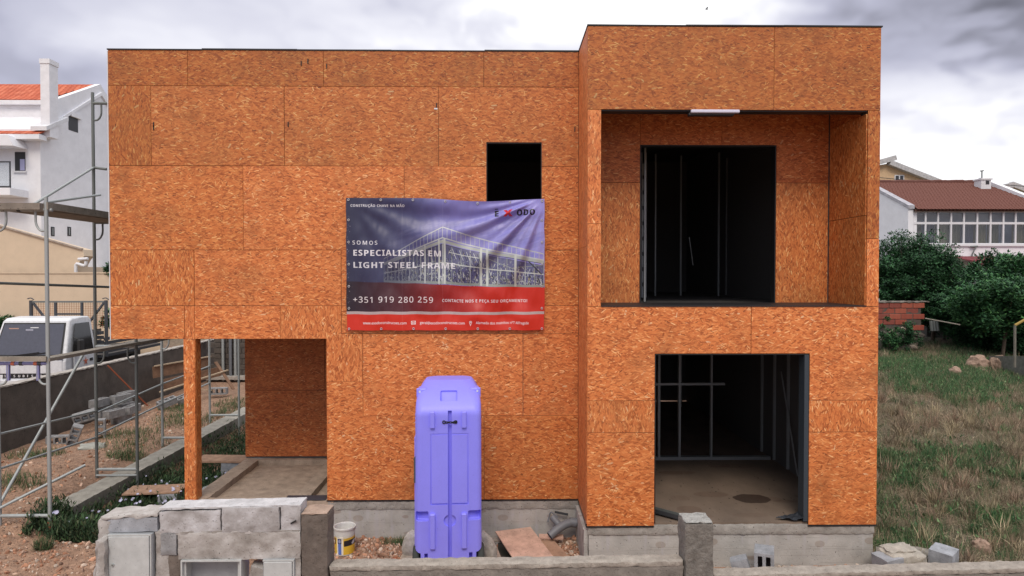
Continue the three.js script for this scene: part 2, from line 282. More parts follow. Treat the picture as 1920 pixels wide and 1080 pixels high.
{ // right front
  board([XM, 6.24, 3.69, TOP], ZR, { tone: 4 }); board([3.69, 6.24, XR, TOP], ZR, { tone: 4 });
  board([XM, 4.7, 1.345, 6.24], ZR, { vert: true, tone: 3 }); board([XM, 3.575, 1.345, 4.7], ZR, { vert: true, tone: 3 }); board([4.98, 4.5, XR, 6.24], ZR, { vert: true, tone: 4 }); board([4.98, 3.575, XR, 4.5], ZR, { vert: true, tone: 3 });
  board([[XM, 2.29], [2.085, 2.29], [2.085, 2.93], [3.4, 2.93], [3.4, 3.575], [XM, 3.575]], ZR, { tone: 3 });
  board([[4.205, 2.29], [XR, 2.29], [XR, 3.575], [3.4, 3.575], [3.4, 2.93], [4.205, 2.93]], ZR, { tone: 3 });
  board([XM, 1.85, 2.085, 2.29], ZR, { vert: true, tone: 0 }); board([4.205, 1.85, XR, 2.29], ZR, { vert: true, tone: 0 });
  board([XM, BOT - 0.02, 2.085, 1.85], ZR, { tone: 0 }); board([4.205, BOT - 0.02, XR, 1.85], ZR, { tone: 0 });
  // return facing left between the two fronts: boards in the plane x = XM
  for (const [y0, y1] of [[5.9, TOP], [4.4, 5.9], [3.1, 4.4], [1.87, 3.1], [BOT, 1.87]]) board([-1.065, y0, -0.02, y1], XM + TH - 0.003, { face: 'x', vert: true, tone: 3 });
}
{ // balcony recess
  const zb = -1.07 - TH;
  board([1.36, 5.4, 2.09, 6.72], zb, { tone: 5 }); board([1.36, 3.58, 2.09, 5.4], zb, { vert: true, tone: 1 });
  board([2.09, 5.97, 3.33, 6.72], zb, { tone: 5 }); board([[3.33, 5.97], [4.16, 5.97], [4.16, 5.4], [4.96, 5.4], [4.96, 6.72], [3.33, 6.72]], zb, { tone: 5 }); board([4.16, 3.58, 4.96, 5.4], zb, { vert: true, tone: 1 });
  board([-1.06, 3.58, -0.02, 4.82], 4.985 + TH - 0.018, { face: 'x', vert: true, tone: 1 }); board([-1.06, 4.82, -0.02, 6.2], 4.985 + TH - 0.018, { face: 'x', vert: true, tone: 1 }); board([-1.06, 6.2, -0.19, 6.72], 4.985 + TH - 0.018, { face: 'x', tone: 5 });
}
{ // porch: post, wall set back
  const px0 = -4.79, px1 = -4.62;
  mesh('strand_board', uvm(new THREE.BoxGeometry(0.165, 1.94, TH).translate(-4.705, BOT + 0.97, -1.07 - TH / 2), 2.5, 3.1, 1.2, true), osbMats[0], house);
  mesh('strand_board', uvm(new THREE.BoxGeometry(0.165, 0.503, TH).translate(-4.705, 2.785, -1.07 - TH / 2), 2.5, 1.1, 4.2, true), osbMats[7], house);
  mesh('strand_board', uvm(new THREE.BoxGeometry(TH, 2.45, 0.17).translate(px1 - 0.003, 1.815, -1.07 - TH - 0.087), 2.5, 5.1, 1.2, true), osbMats[2], house);
  mesh('strand_board', uvm(new THREE.BoxGeometry(TH, 2.45, 0.17).translate(px0 + 0.003, 1.815, -1.07 - TH - 0.087), 2.5, 2.1, 1.7, true), osbMats[3], house);
  mesh('strand_board', uvm(new THREE.BoxGeometry(0.15, 2.45, TH).translate(-4.705, 1.815, -1.07 - 0.19), 2.5, 2.6, 1.7, true), osbMats[3], house);
  mesh('post_core', box2(px0 + 0.016, BOT, -1.07 - 0.18, px1 - 0.016, 3.04, -1.07 - TH - 0.002), M.stud, house);
  const zp = -3.48 - TH;
  board([-4.78, 0.62, -2.4, 1.86], zp, { tone: 5 }); board([-4.78, 1.86, -3.3, 3.04], zp, { vert: false, tone: 5 }); board([-3.3, 1.86, -2.4, 3.04], zp, { tone: 5 });
}
{ // shell: walls behind the boards, floors, roof, closed at the back
  const W = 0.14, zl = ZL - 0.003, zr = ZR - 0.003, ZB = -9.2, core = [], fl = [];
  const add = (...a) => core.push(box2(...a));
  // upper left front wall around the window
  add(XL + 0.02, 3.06, zl - W, -0.235, 7.32, zl); add(0.605, 3.06, zl - W, XM + 0.02, 7.32, zl); add(-0.235, 6.005, zl - W, 0.605, 7.32, zl); add(-0.235, 3.06, zl - W, 0.605, 4.6, zl);
  add(XL + 0.006, 3.06, ZB, XL + 0.019, 7.34, zl + 0.01); add(XL + 0.02, 3.06, ZB, XL + 0.02 + W, 7.32, zl - W); // left side
  // lower left front wall, porch wall
  add(-2.645, BOT, zl - W, XM + 0.02, 3.06, zl); add(-2.645, BOT, -3.48 - TH, -2.645 + W, 3.055, zl - W); add(-4.77, BOT, -3.485 - TH - W, -2.4, 3.055, -3.485 - TH); add(-4.77, BOT, ZB, -4.77 + W, 3.055, -3.485 - TH - W);
  // right block
  add(XM + 0.018, 6.245, zr - W, XR - 0.02, 7.32, zr); add(XM + 0.018, 3.3, zr - W - 0.9, XM + 0.16, 6.245, zr); add(5.0, 3.575, zr - W, XR - 0.02, 6.245, zr); add(XM + 0.018, 2.935, zr - W, XR - 0.02, 3.56, zr);
  add(XM + 0.018, BOT, zr - W, 2.08, 2.935, zr); add(4.21, BOT, zr - W, XR - 0.02, 2.935, zr);
  add(XM + 0.018, BOT, -1.2, XM + 0.12, 3.05, zr - W); add(XM + 0.018, 6.245, -1.2, XM + 0.12, 7.32, zr - W);
  add(5.005, BOT, ZB, XR - 0.015, 7.32, zr - W); // right side
  add(XR - 0.0145, BOT, ZB, XR - 0.001, 7.34, zr + 0.002);
  add(1.33, 3.56, zl - W, 2.085, 6.72, zl); add(4.165, 3.56, zl - W, 5.003, 6.72, zl); add(2.085, 5.975, zl - W, 4.165, 6.72, zl); // recess back wall
  add(XM + 0.14, 6.72, -2, 5.003, 6.85, zr - W); // recess ceiling
  add(XL + 0.02, BOT, ZB - W, XR - 0.02, 7.32, ZB); // back
  add(XL + 0.1, 7.05, ZB, XM, 7.2, zl - W); add(XM, 7.05, ZB, 5.003, 7.2, zr - W); // roof deck
  fl.push(box2(XL + 0.16, 3.06, ZB, XM, 3.26, zl - W), box2(XM + 0.16, 3.3, ZB, 5.003, 3.545, zr - W));
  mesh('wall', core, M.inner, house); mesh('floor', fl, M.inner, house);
  mesh('balcony_sill', box2(1.35, 3.572, -1.07, 4.975, 3.586, 0.012), M.membrane, house);
  // thin dark capping on the parapets
  const capRun = (x0, x1, y, z0, z1, n) => { for (let i = 0; i < n; i++) { const a = lerp(x0, x1, i / n), b2 = lerp(x0, x1, (i + 1) / n), o = mesh('parapet_cap', box2(-(b2 - a) / 2, 0, z0, (b2 - a) / 2 + 0.01, 0.016 + rr(0, 0.004), z1 + rr(-0.004, 0.004)), M.membrane, house, [(a + b2) / 2, y + rr(-0.003, 0.004), 0]); o.rotation.z = rr(-0.003, 0.003); } };
  capRun(XL - 0.01, XM - 0.014, TOP, ZL - 0.2, ZL + TH + 0.01, 5); capRun(XM - 0.008, XR + 0.006, TOP + 0.004, ZR - 0.2, ZR + TH + 0.01, 3);
  mesh('parapet_cap', box2(XM - 0.01, TOP + 0.002, -4, XM + 0.16, TOP + 0.016, ZR - 0.21), M.membrane, house);
  mesh('edge_wrap', box2(XL - 0.014, 3.03, -1.16, XL - 0.002, TOP - 0.02, ZL + TH - 0.002), M.frame, house);
  mesh('lintel_lining', box2(1.34, 6.225, -0.19, 4.98, 6.243, -TH - 0.001), M.membrane, house);
  // door and window reveals
  mesh('window_reveal', [box2(-0.232, 4.62, zl - W, -0.222, 5.998, ZL + TH - 0.004), box2(0.592, 4.62, zl - W, 0.602, 5.998, ZL + TH - 0.004), box2(-0.222, 5.988, zl - W, 0.592, 5.998, ZL + TH - 0.004)], M.membrane, house);
  mesh('door_reveal', [box2(2.092, 3.58, zl - W, 2.106, 5.966, -1.075), box2(4.146, 3.58, zl - W, 4.158, 5.966, -1.075), box2(2.106, 5.954, zl - W, 4.146, 5.966, -1.075)], M.membrane, house);
  mesh('garage_jamb', [box2(2.087, 0.6, zr - W, 2.098, 2.925, -0.004), box2(2.098, 2.914, zr - W, 4.19, 2.925, -0.004)], M.membrane, house);
  mesh('garage_jamb', box2(4.14, 0.62, zr - W - 0.02, 4.2, 2.914, -0.004), std({ color: rgb(0.045, 0.06, 0.075), roughness: 0.5, metalness: 0.2 }), house);
}
{ // concrete plinth with lime runs and board marks where the photograph shows them
  const c = mottle(51, { S: 1024, freq: 4, spots: 1800, spot: [0.6, 2], lo: 0.6 }), x = c.getContext('2d'), rnd = mulberry(77);
  for (let i = 0; i < 90; i++) { x.fillStyle = css(90, 84, 76, 0.10 + 0.1 * rnd()); x.fillRect(rnd() * 1024, rnd() * 1024, 100 + 300 * rnd(), 1 + 2 * rnd()); }
  for (let i = 0; i < 60; i++) { const px = rnd() * 1024, w = 3 + 16 * rnd(), l = 60 + 240 * rnd(), y0 = rnd() * 200 + (i % 2) * 512; x.fillStyle = css(236, 236, 244, 0.14 + 0.2 * rnd()); for (let k = 0; k < 4; k++) { x.beginPath(); x.ellipse(px + rr(-3, 3), y0 + l * (0.3 + 0.1 * k), w * (1 - k * 0.18), l * (0.5 - k * 0.06), 0, 0, 7); x.fill(); } }
  for (let i = 0; i < 26; i++) { const px = rnd() * 1024, py = rnd() * 1024; x.fillStyle = css(130, 92, 66, 0.10 + 0.12 * rnd()); x.beginPath(); x.ellipse(px, py, 20 + 60 * rnd(), 8 + 20 * rnd(), 0, 0, 7); x.fill(); }
  const plinthMat = std({ map: tex(c), bumpMap: concBump, bumpScale: 0.006, color: rgb(0.50, 0.485, 0.46) });
  const pl = (x0, x1, y0, y1, z0, z1, seed) => { const g = rough(x1 - x0, y1 - y0, z1 - z0, 0.004, 0.09, seed, 2.2); g.translate((x0 + x1) / 2, (y0 + y1) / 2, (z0 + z1) / 2); return g; };
  mesh('plinth', [pl(-2.66, 1.18, -0.6, 0.45, -1.7, -1.085, 2), pl(1.185, XR - 0.03, -0.6, 0.455, -9.3, -0.022, 5), pl(-5.0, -2.67, -0.6, 0.42, -1.35, -1.1, 8), pl(-4.95, -2.67, -0.6, 0.40, -9.3, -3.55, 9)], plinthMat, house);
  // rough pour line along its top
  const lip = (x0, x1, z, seed) => { const g = rough(x1 - x0, 0.135, 0.3, 0.006, 0.03, seed, 1.6); g.translate((x0 + x1) / 2, 0.505, z); return g; };
  const lipMat = conc(0.40, 0.375, 0.345, 0.014); mesh('plinth_lip', lip(-2.66, 1.17, -1.222, 1.4), lipMat, house); mesh('plinth_lip', lip(1.17, XR - 0.02, -0.155, 3.3), lipMat, house);
  for (const a of [[-2.655, 0.574, -1.2, XM - 0.003, 0.588, -1.062], [XM - 0.01, 0.553, -0.1, 2.08, 0.567, 0.008], [4.2, 0.553, -0.1, XR, 0.567, 0.008]]) mesh('plinth_seal', box2(...a), M.membrane, house);
  // side of the plinth step under the return
  mesh('plinth', pl(1.12, 1.183, -0.6, 0.5, -1.08, -0.03, 12), plinthMat, house);
  // floors: garage slab with a damp stain, porch slab and kerbs
  const fc = mottle(61, { S: 1024, freq: 6, spots: 1500, spot: [0.6, 2], lo: 0.55 }), fx = fc.getContext('2d');
  fx.fillStyle = css(60, 42, 32, 0.62); fx.beginPath(); for (let i = 0; i <= 40; i++) { const a = i / 40 * 6.283, q = 1 + 0.07 * n2(Math.cos(a) * 2, Math.sin(a) * 2 + 4); fx.lineTo(640 + 62 * q * Math.cos(a), 912 - 24 * q * Math.sin(a)); } fx.fill();
  for (let i = 0; i < 60; i++) { fx.fillStyle = css(110, 60, 44, 0.06 + 0.08 * R()); fx.beginPath(); fx.ellipse(R() * 1024, R() * 1024, 20 + 60 * R(), 6 + 12 * R(), 0, 0, 7); fx.fill(); }
  const gf = new THREE.BoxGeometry(3.9, 0.2, 9.0); // uv over the slab once
  { const p = gf.attributes.position, u = gf.attributes.uv; for (let i = 0; i < p.count; i++) u.setXY(i, (p.getX(i) + 1.95) / 3.9 * 0.85 + 0.05, (4.5 - p.getZ(i)) / 9.0); }
  mesh('garage_floor', strip(gf).translate(3.12, 0.497, -4.55), std({ map: tex(fc), color: rgb(0.25, 0.185, 0.14), roughness: 0.95, bumpMap: concBump, bumpScale: 0.003 }), house);
  const sl = (w, h, d, x, y, z, s) => rough(w, h, d, 0.006, 0.07, s, 1.3).translate(x, y, z);
  mesh('porch_floor', sl(2.3, 0.12, 2.5, -3.75, 0.44, -2.25, 4), M.slab, house);
  mesh('porch_kerb', sl(0.26, 0.2, 2.28, -4.62, 0.50, -2.30, 6), M.slab, house); mesh('porch_kerb', sl(0.24, 0.2, 2.2, -3.08, 0.50, -2.28, 7), M.slab, house);
  mesh('porch_kerb', sl(2.26, 0.19, 0.2, -3.68, 0.49, -1.17, 8), M.slab, house); mesh('porch_kerb', sl(2.1, 0.16, 0.12, -3.7, 0.52, -3.4, 9), M.slab, house);
  mesh('porch_membrane', [box2(-3.3, 0.588, -1.28, -2.68, 0.602, -1.08)], std({ color: rgb(0.05, 0.055, 0.07), roughness: 0.35 }), house);
}
{ // steel studs inside
  const st = (x, y0, y1, z, w = 0.045, d = 0.09) => box2(x - w / 2, y0, z - d / 2, x + w / 2, y1, z + d / 2);
  const zS = -3.25; for (const [x, w] of [[2.89, 0.04], [3.27, 0.04], [3.86, 0.03]]) mesh('stud', st(x, 0.62, 3.04, zS, w), M.stud, house);
  mesh('stud', st(2.72, 0.62, 3.04, zS - 0.02, 0.09), M.stud, house);
  mesh('stud_track', [box2(1.3, 0.60, zS - 0.06, 4.95, 0.655, zS + 0.055), box2(1.3, 1.98, zS - 0.055, 4.1, 2.02, zS + 0.053)], M.stud, house);
  for (let i = 0; i < 6; i++) mesh('stud', st(1.6 + i * 0.6, 0.62, 3.04, -8.2), M.stud, house);
  for (let i = 0; i < 4; i++) mesh('stud', box2(4.96, 0.62, -1.9 - i * 0.6, 5.003, 2.9, -1.935 - i * 0.6), M.stud, house);
  mesh('stud_brace', bar([4.93, 0.65, -2.0], [4.93, 2.3, -2.7], 0.012, 0.03), M.stud, house);
  mesh('stud_brace', bar([3.2, 2.95, -4.4], [4.2, 2.6, -4.8], 0.02, 0.03), M.stud, house);
  for (const [x, z] of [[2.40, -2.2], [3.3, -5.4], [3.9, -5.6], [4.6, -5.2], [5.0, -5.9]]) mesh('stud', st(x, 3.56, 6.6, z, 0.028, 0.05), M.stud, house);
  { const g = []; for (let i = 0; i < 9; i++) g.push(box2(2.74, 3.56 + i * 0.3, -4.15, 2.83, 3.56 + i * 0.3 + 0.22, -4.1)); g.push(box2(2.735, 3.56, -4.16, 2.748, 6.4, -4.09), box2(2.822, 3.56, -4.16, 2.835, 6.4, -4.09)); mesh('stud', g, M.stud, house); }
  mesh('stud_brace', bar([3.78, 4.2, -4.2], [3.70, 4.75, -4.2], 0.012, 0.012), M.stud, house);
}
{ // small fixings and tie ends along the joints
  for (const [x, y] of [[-5.2, 6.25], [-5.2, 6.2], [-3.2, 6.26], [-2.62, 7.13], [-2.9, 7.2], [-0.98, 6.55], [1.1, 6.2], [-3.0, 7.17]]) mesh('fixing', box(0.014, 0.07, 0.012, x, y, ZL + TH + 0.004), M.black, house);
  mesh('fixing', box(0.05, 0.022, 0.012, -0.99, 6.5, ZL + TH + 0.004), M.frame, house);
}
{ // strip lamp under the lintel of the balcony, not lit
  const t = thing('strip_lamp', 'long pale strip light fixed under the lintel of the balcony opening', 'lamp', [2.87, 6.2, 0.03]);
  mesh('housing', rbox(0.62, 0.04, 0.08, 0.012).translate(-0.03, -0.018, -0.06), M.dark, t); mesh('diffuser', rbox(0.66, 0.045, 0.05, 0.014, 3).translate(0.01, 0.012, 0.0), std({ color: rgb(0.62, 0.63, 0.78), roughness: 0.35 }), t);
}

// ---------------------------------------------------------------- banner on the left front
{
  const W = 1536, H = 1024, c = canvas(W, H), x = c.getContext('2d');
  // printed picture: dusk sky, darker to the left, over it a house of steel frames
  const s = x.createLinearGradient(0, 0, W, 0); s.addColorStop(0, '#3c3f62'); s.addColorStop(0.3, '#55588a'); s.addColorStop(0.55, '#8280c6'); s.addColorStop(1, '#9896e4'); x.fillStyle = s; x.fillRect(0, 0, W, H);
  const rnd = mulberry(99);
  for (let i = 0; i < 240; i++) { const px = 380 + rnd() * 1200, py = 150 + rnd() * 420; x.fillStyle = rnd() < 0.6 ? 'rgba(205,205,240,0.07)' : 'rgba(60,60,110,0.06)'; x.beginPath(); x.ellipse(px, py, 40 + 130 * rnd(), 8 + 26 * rnd(), -0.3, 0, 7); x.fill(); }
  // steel frame building in two-point view: corner at (745, 220)
  const C0 = [745, 215], FL = (t, h) => [lerp(745, 290, t), lerp(215 + h * 445, 470 + h * 180, t)], FR = (t, h) => [lerp(745, 1530, t), lerp(215 + h * 445, 430 + h * 258, t)];
  const line = (a, b, w, col) => { x.strokeStyle = col; x.lineWidth = w; x.beginPath(); x.moveTo(...a); x.lineTo(...b); x.stroke(); };
  const pale = '#bfc6c2', mid = '#8f9894', dk = '#2b2d36';
  x.fillStyle = 'rgba(50,52,66,0.55)'; x.beginPath(); for (const p of [FL(0.98, 0.35), FL(0, 0.3), FR(1, 0.35), FR(1, 1), FL(0, 1), FL(0.98, 1)]) x.lineTo(...p); x.fill();
  for (let i = 0; i < 1500; i++) { const t = rnd(), f = rnd() < 0.72 ? FR : FL, h = 0.34 + 0.64 * Math.sqrt(rnd()), p = f(t, h); line(p, [p[0] + (rnd() - 0.5) * 26, p[1] + (rnd() - 0.2) * 40], 1.5 + 4.5 * rnd(), rnd() < 0.42 ? dk : rnd() < 0.55 ? pale : rnd() < 0.8 ? mid : '#a39a7c'); }
  for (const [f, n] of [[FL, 16], [FR, 22]]) {
    for (let i = 0; i <= n; i++) { const t = i / n; line(f(t, 0), f(t, 0.2), 3, pale); if (i % 2 === 0 || f === FL) line(f(t, 0.22), f(t, 1), 5, i % 3 ? mid : pale); }
    line(f(0, 0), f(1, 0), 7, pale); line(f(0, 0.19), f(1, 0.19), 9, pale); line(f(0, 0.25), f(1, 0.25), 22, '#a8b0ac'); line(f(0, 0.3), f(1, 0.3), 4, dk); line(f(0, 0.62), f(1, 0.62), 8, pale); line(f(0, 0.98), f(1, 0.98), 20, mid); line(f(0, 1.03), f(1, 1.03), 6, dk);
  }
  for (const t of [0.02, 0.38, 0.44, 0.72]) line(FR(t, 0.2), FR(t, 1), 17, pale);
  for (const t of [0.06, 0.3]) line(FL(t, 0.2), FL(t, 1), 12, pale);
  for (let i = 0; i < 9; i++) line(FR(0.06 + i * 0.035, 0.34), FR(0.1 + i * 0.035, 0.52), 4, i % 2 ? pale : dk);
  line(FR(0.06, 0.42), FR(0.36, 0.42), 6, pale); line(FR(0.46, 0.4), FR(0.7, 0.56), 5, mid); line(FR(0.74, 0.5), FR(0.98, 0.36), 5, mid); line(FR(0.85, 0.3), FR(0.98, 0.62), 8, dk);
  // dark veil on the left (printed), red bands
  const v = x.createLinearGradient(0, 0, 720, 0); v.addColorStop(0, 'rgba(44,46,70,0.75)'); v.addColorStop(0.55, 'rgba(52,54,84,0.5)'); v.addColorStop(1, 'rgba(40,40,70,0)'); x.fillStyle = v; x.fillRect(0, 0, 760, 680);
  const b = x.createLinearGradient(0, 0, W, 0); b.addColorStop(0, '#271f2d'); b.addColorStop(0.28, '#55202a'); b.addColorStop(0.5, '#9a2322'); b.addColorStop(0.72, '#c62a1c'); b.addColorStop(1, '#cf2c1a'); x.fillStyle = b;
  x.beginPath(); x.moveTo(0, 645); x.lineTo(W, 690); x.lineTo(W, 880); x.lineTo(0, 880); x.fill();
  x.fillStyle = '#b9a9a9'; x.fillRect(0, 878, W, 24); x.fillStyle = '#d4301c'; x.fillRect(0, 900, W, H - 900);
  x.fillStyle = '#e6e6ec'; x.textBaseline = 'alphabetic';
  const txt = (t, px, py, size, len, o = {}) => { x.save(); x.font = `${o.w ?? 'normal'} ${size}px sans-serif`; x.fillStyle = o.c ?? '#e6e6ec'; x.globalAlpha = o.a ?? 1; const n = [...t], ws = n.map((k) => x.measureText(k).width), tot = ws.reduce((p, q) => p + q, 0), gap = o.gap ?? 0; const sc = len / (tot + gap * (n.length - 1)); x.translate(px, py); x.rotate(o.rot ?? 0); x.scale(sc, 1); let q = 0; n.forEach((k, i) => { x.fillText(k, q, 0); if (o.bold) x.strokeStyle = x.fillStyle, x.lineWidth = o.bold, x.strokeText(k, q, 0); q += ws[i] + gap; }); x.restore(); };
  txt('CONSTRUÇÃO CHAVE NA MÃO', 34, 68, 26, 418, { gap: 2, bold: 1 });
  txt('SOMOS', 48, 360, 42, 196, { gap: 9, bold: 0.6 });
  txt('ESPECIALISTAS EM', 48, 446, 62, 690, { w: 'bold', gap: 3 }); txt('LIGHT STEEL FRAME', 48, 540, 62, 800, { w: 'bold', gap: 3, a: 0.9 });
  txt('+351 919 280 259', 50, 808, 62, 624, { gap: 5, c: '#efe9ea' }); txt('CONTACTE NOS E PEÇA SEU ORÇAMENTO!', 740, 802, 31, 662, { gap: 2, bold: 0.8 });
  txt('www.exodoconstrucoes.com', 124, 976, 28, 340, { bold: 0.5 }); txt('geral@exodoconstrucoes.com', 566, 976, 28, 352, { bold: 0.5 }); txt('Alameda dos moinhos nº7 Alfragide', 1004, 976, 28, 414, { bold: 0.5 });
  x.strokeStyle = '#eee'; x.lineWidth = 4; x.strokeRect(500, 954, 32, 24); x.beginPath(); x.moveTo(500, 956); x.lineTo(516, 970); x.lineTo(532, 956); x.moveTo(500, 978); x.lineTo(511, 967); x.moveTo(532, 978); x.lineTo(521, 967); x.stroke();
  x.beginPath(); x.arc(962, 960, 9, Math.PI * 0.9, Math.PI * 2.1); x.lineTo(962, 986); x.closePath(); x.stroke(); x.beginPath(); x.arc(962, 961, 3, 0, 7); x.stroke();
  txt('E', 1146, 122, 62, 36, { w: 'bold', c: '#15162a', bold: 3 }); txt('X', 1222, 122, 64, 60, { w: 'bold', c: '#c9242b', bold: 5 }); txt('ODO', 1318, 122, 60, 146, { w: 'bold', c: '#15162a', gap: 3, bold: 3 });
  x.fillStyle = '#15162a'; x.fillRect(1150, 60, 26, 6);
  for (let i = 0; i < 70; i++) { x.fillStyle = css(225, 225, 232, 0.35 + 0.4 * rnd()); const ed = rnd() < 0.6; x.fillRect(ed ? 2 + rnd() * 22 : rnd() * W, ed ? 100 + rnd() * 760 : rnd() * H, 1 + 5 * rnd() * (ed ? 1.4 : 0.4), 1 + 3 * rnd()); }
  for (const px of [430, 745]) { x.fillStyle = 'rgba(225,220,228,0.2)'; x.fillRect(px, 0, 2, H); }
  const map = tex(c); map.wrapS = map.wrapT = THREE.ClampToEdgeWrapping;

  const t = thing('banner', 'printed advertising banner with a steel frame house above red bands hung on the left front', 'banner', [-0.845, 4.165, -1.07]);
  const w = 2.965, h = 1.985, nx = 150, ny = 100, g = new THREE.PlaneGeometry(w, h, nx, ny), p = g.attributes.position;
  const fold = (u, v) => { // u right, v up, both 0..1 : folds hang between the top corners and fan out of the right one
    let z = 0; const ang = Math.atan2(1.0 - v + 0.02, (1.0 - u) * 1.45 + 0.02), dist = Math.hypot((1 - u) * 1.45, 1 - v);
    z += 0.034 * Math.sin(ang * 17 + 1.5 * dist + 0.6) * smooth(0.03, 0.3, dist) * smooth(1.7, 0.35, dist);
    z += 0.020 * Math.sin(ang * 31 + 2.2) * smooth(0.05, 0.25, dist) * smooth(1.0, 0.3, dist);
    const sag = v + 0.42 * (u - 0.62) ** 2; z += 0.022 * Math.sin(sag * 34 + 0.5) * smooth(0.7, 0.95, v) * smooth(0.28, 0.5, u);
    const dl = Math.hypot(u * 1.45, 1 - v), al = Math.atan2(1 - v, u * 1.45); z += 0.016 * Math.sin(al * 15 + 0.9) * smooth(0.1, 0.4, dl) * smooth(1.5, 0.6, dl);
    z += 0.012 * Math.sin((u * 1.2 + v * 0.9) * 23) * smooth(0.55, 0.2, v) * smooth(0.35, 0.6, u) + 0.006 * n2(u * 9, v * 5) + 0.004 * n2(u * 30, v * 6);
    return z * Math.min(1, 8 * Math.min(u, 1 - u) + 0.15) * Math.min(1, 9 * v + 0.2);
  };
  for (let i = 0; i < p.count; i++) {
    const u = p.getX(i) / w + 0.5, v = p.getY(i) / h + 0.5;
    const dip = -0.045 * Math.sin(Math.PI * clamp((u - 0.35) / 0.65)) ** 2 * v - 0.012 * u * v, wav = 0.004 * Math.sin(u * 40) * (1 - v);
    p.setXYZ(i, p.getX(i) + 0.008 * n2(v * 4, 3) * (u > 0.5 ? 1 : -1) * Math.abs(2 * u - 1), p.getY(i) + dip + wav, 0.055 + fold(u, v));
  }
  g.computeVertexNormals();
  mesh('cloth', g, std({ map, roughness: 0.42, side: THREE.DoubleSide, color: rgb(0.92, 0.92, 0.92) }), t);
  const eye = new THREE.TorusGeometry(0.014, 0.005, 6, 12), em = std({ color: rgb(0.55, 0.55, 0.58), metalness: 0.6, roughness: 0.4 });
  for (let i = 0; i <= 6; i++) for (const v of [0.012, 0.985]) { const u = 0.012 + i * 0.1627; mesh('eyelet', eye, em, t, [(u - 0.5) * w, (v - 0.5) * h - (v > 0.5 ? 0.045 * Math.sin(Math.PI * clamp((u - 0.35) / 0.65)) ** 2 + 0.012 * u : 0), 0.062 + fold(u, v)]); }
  for (let i = 1; i < 6; i++) for (const u of [0.012, 0.988]) mesh('eyelet', eye, em, t, [(u - 0.5) * w, (i / 6 - 0.5) * h, 0.062 + fold(u, i / 6)]);
}

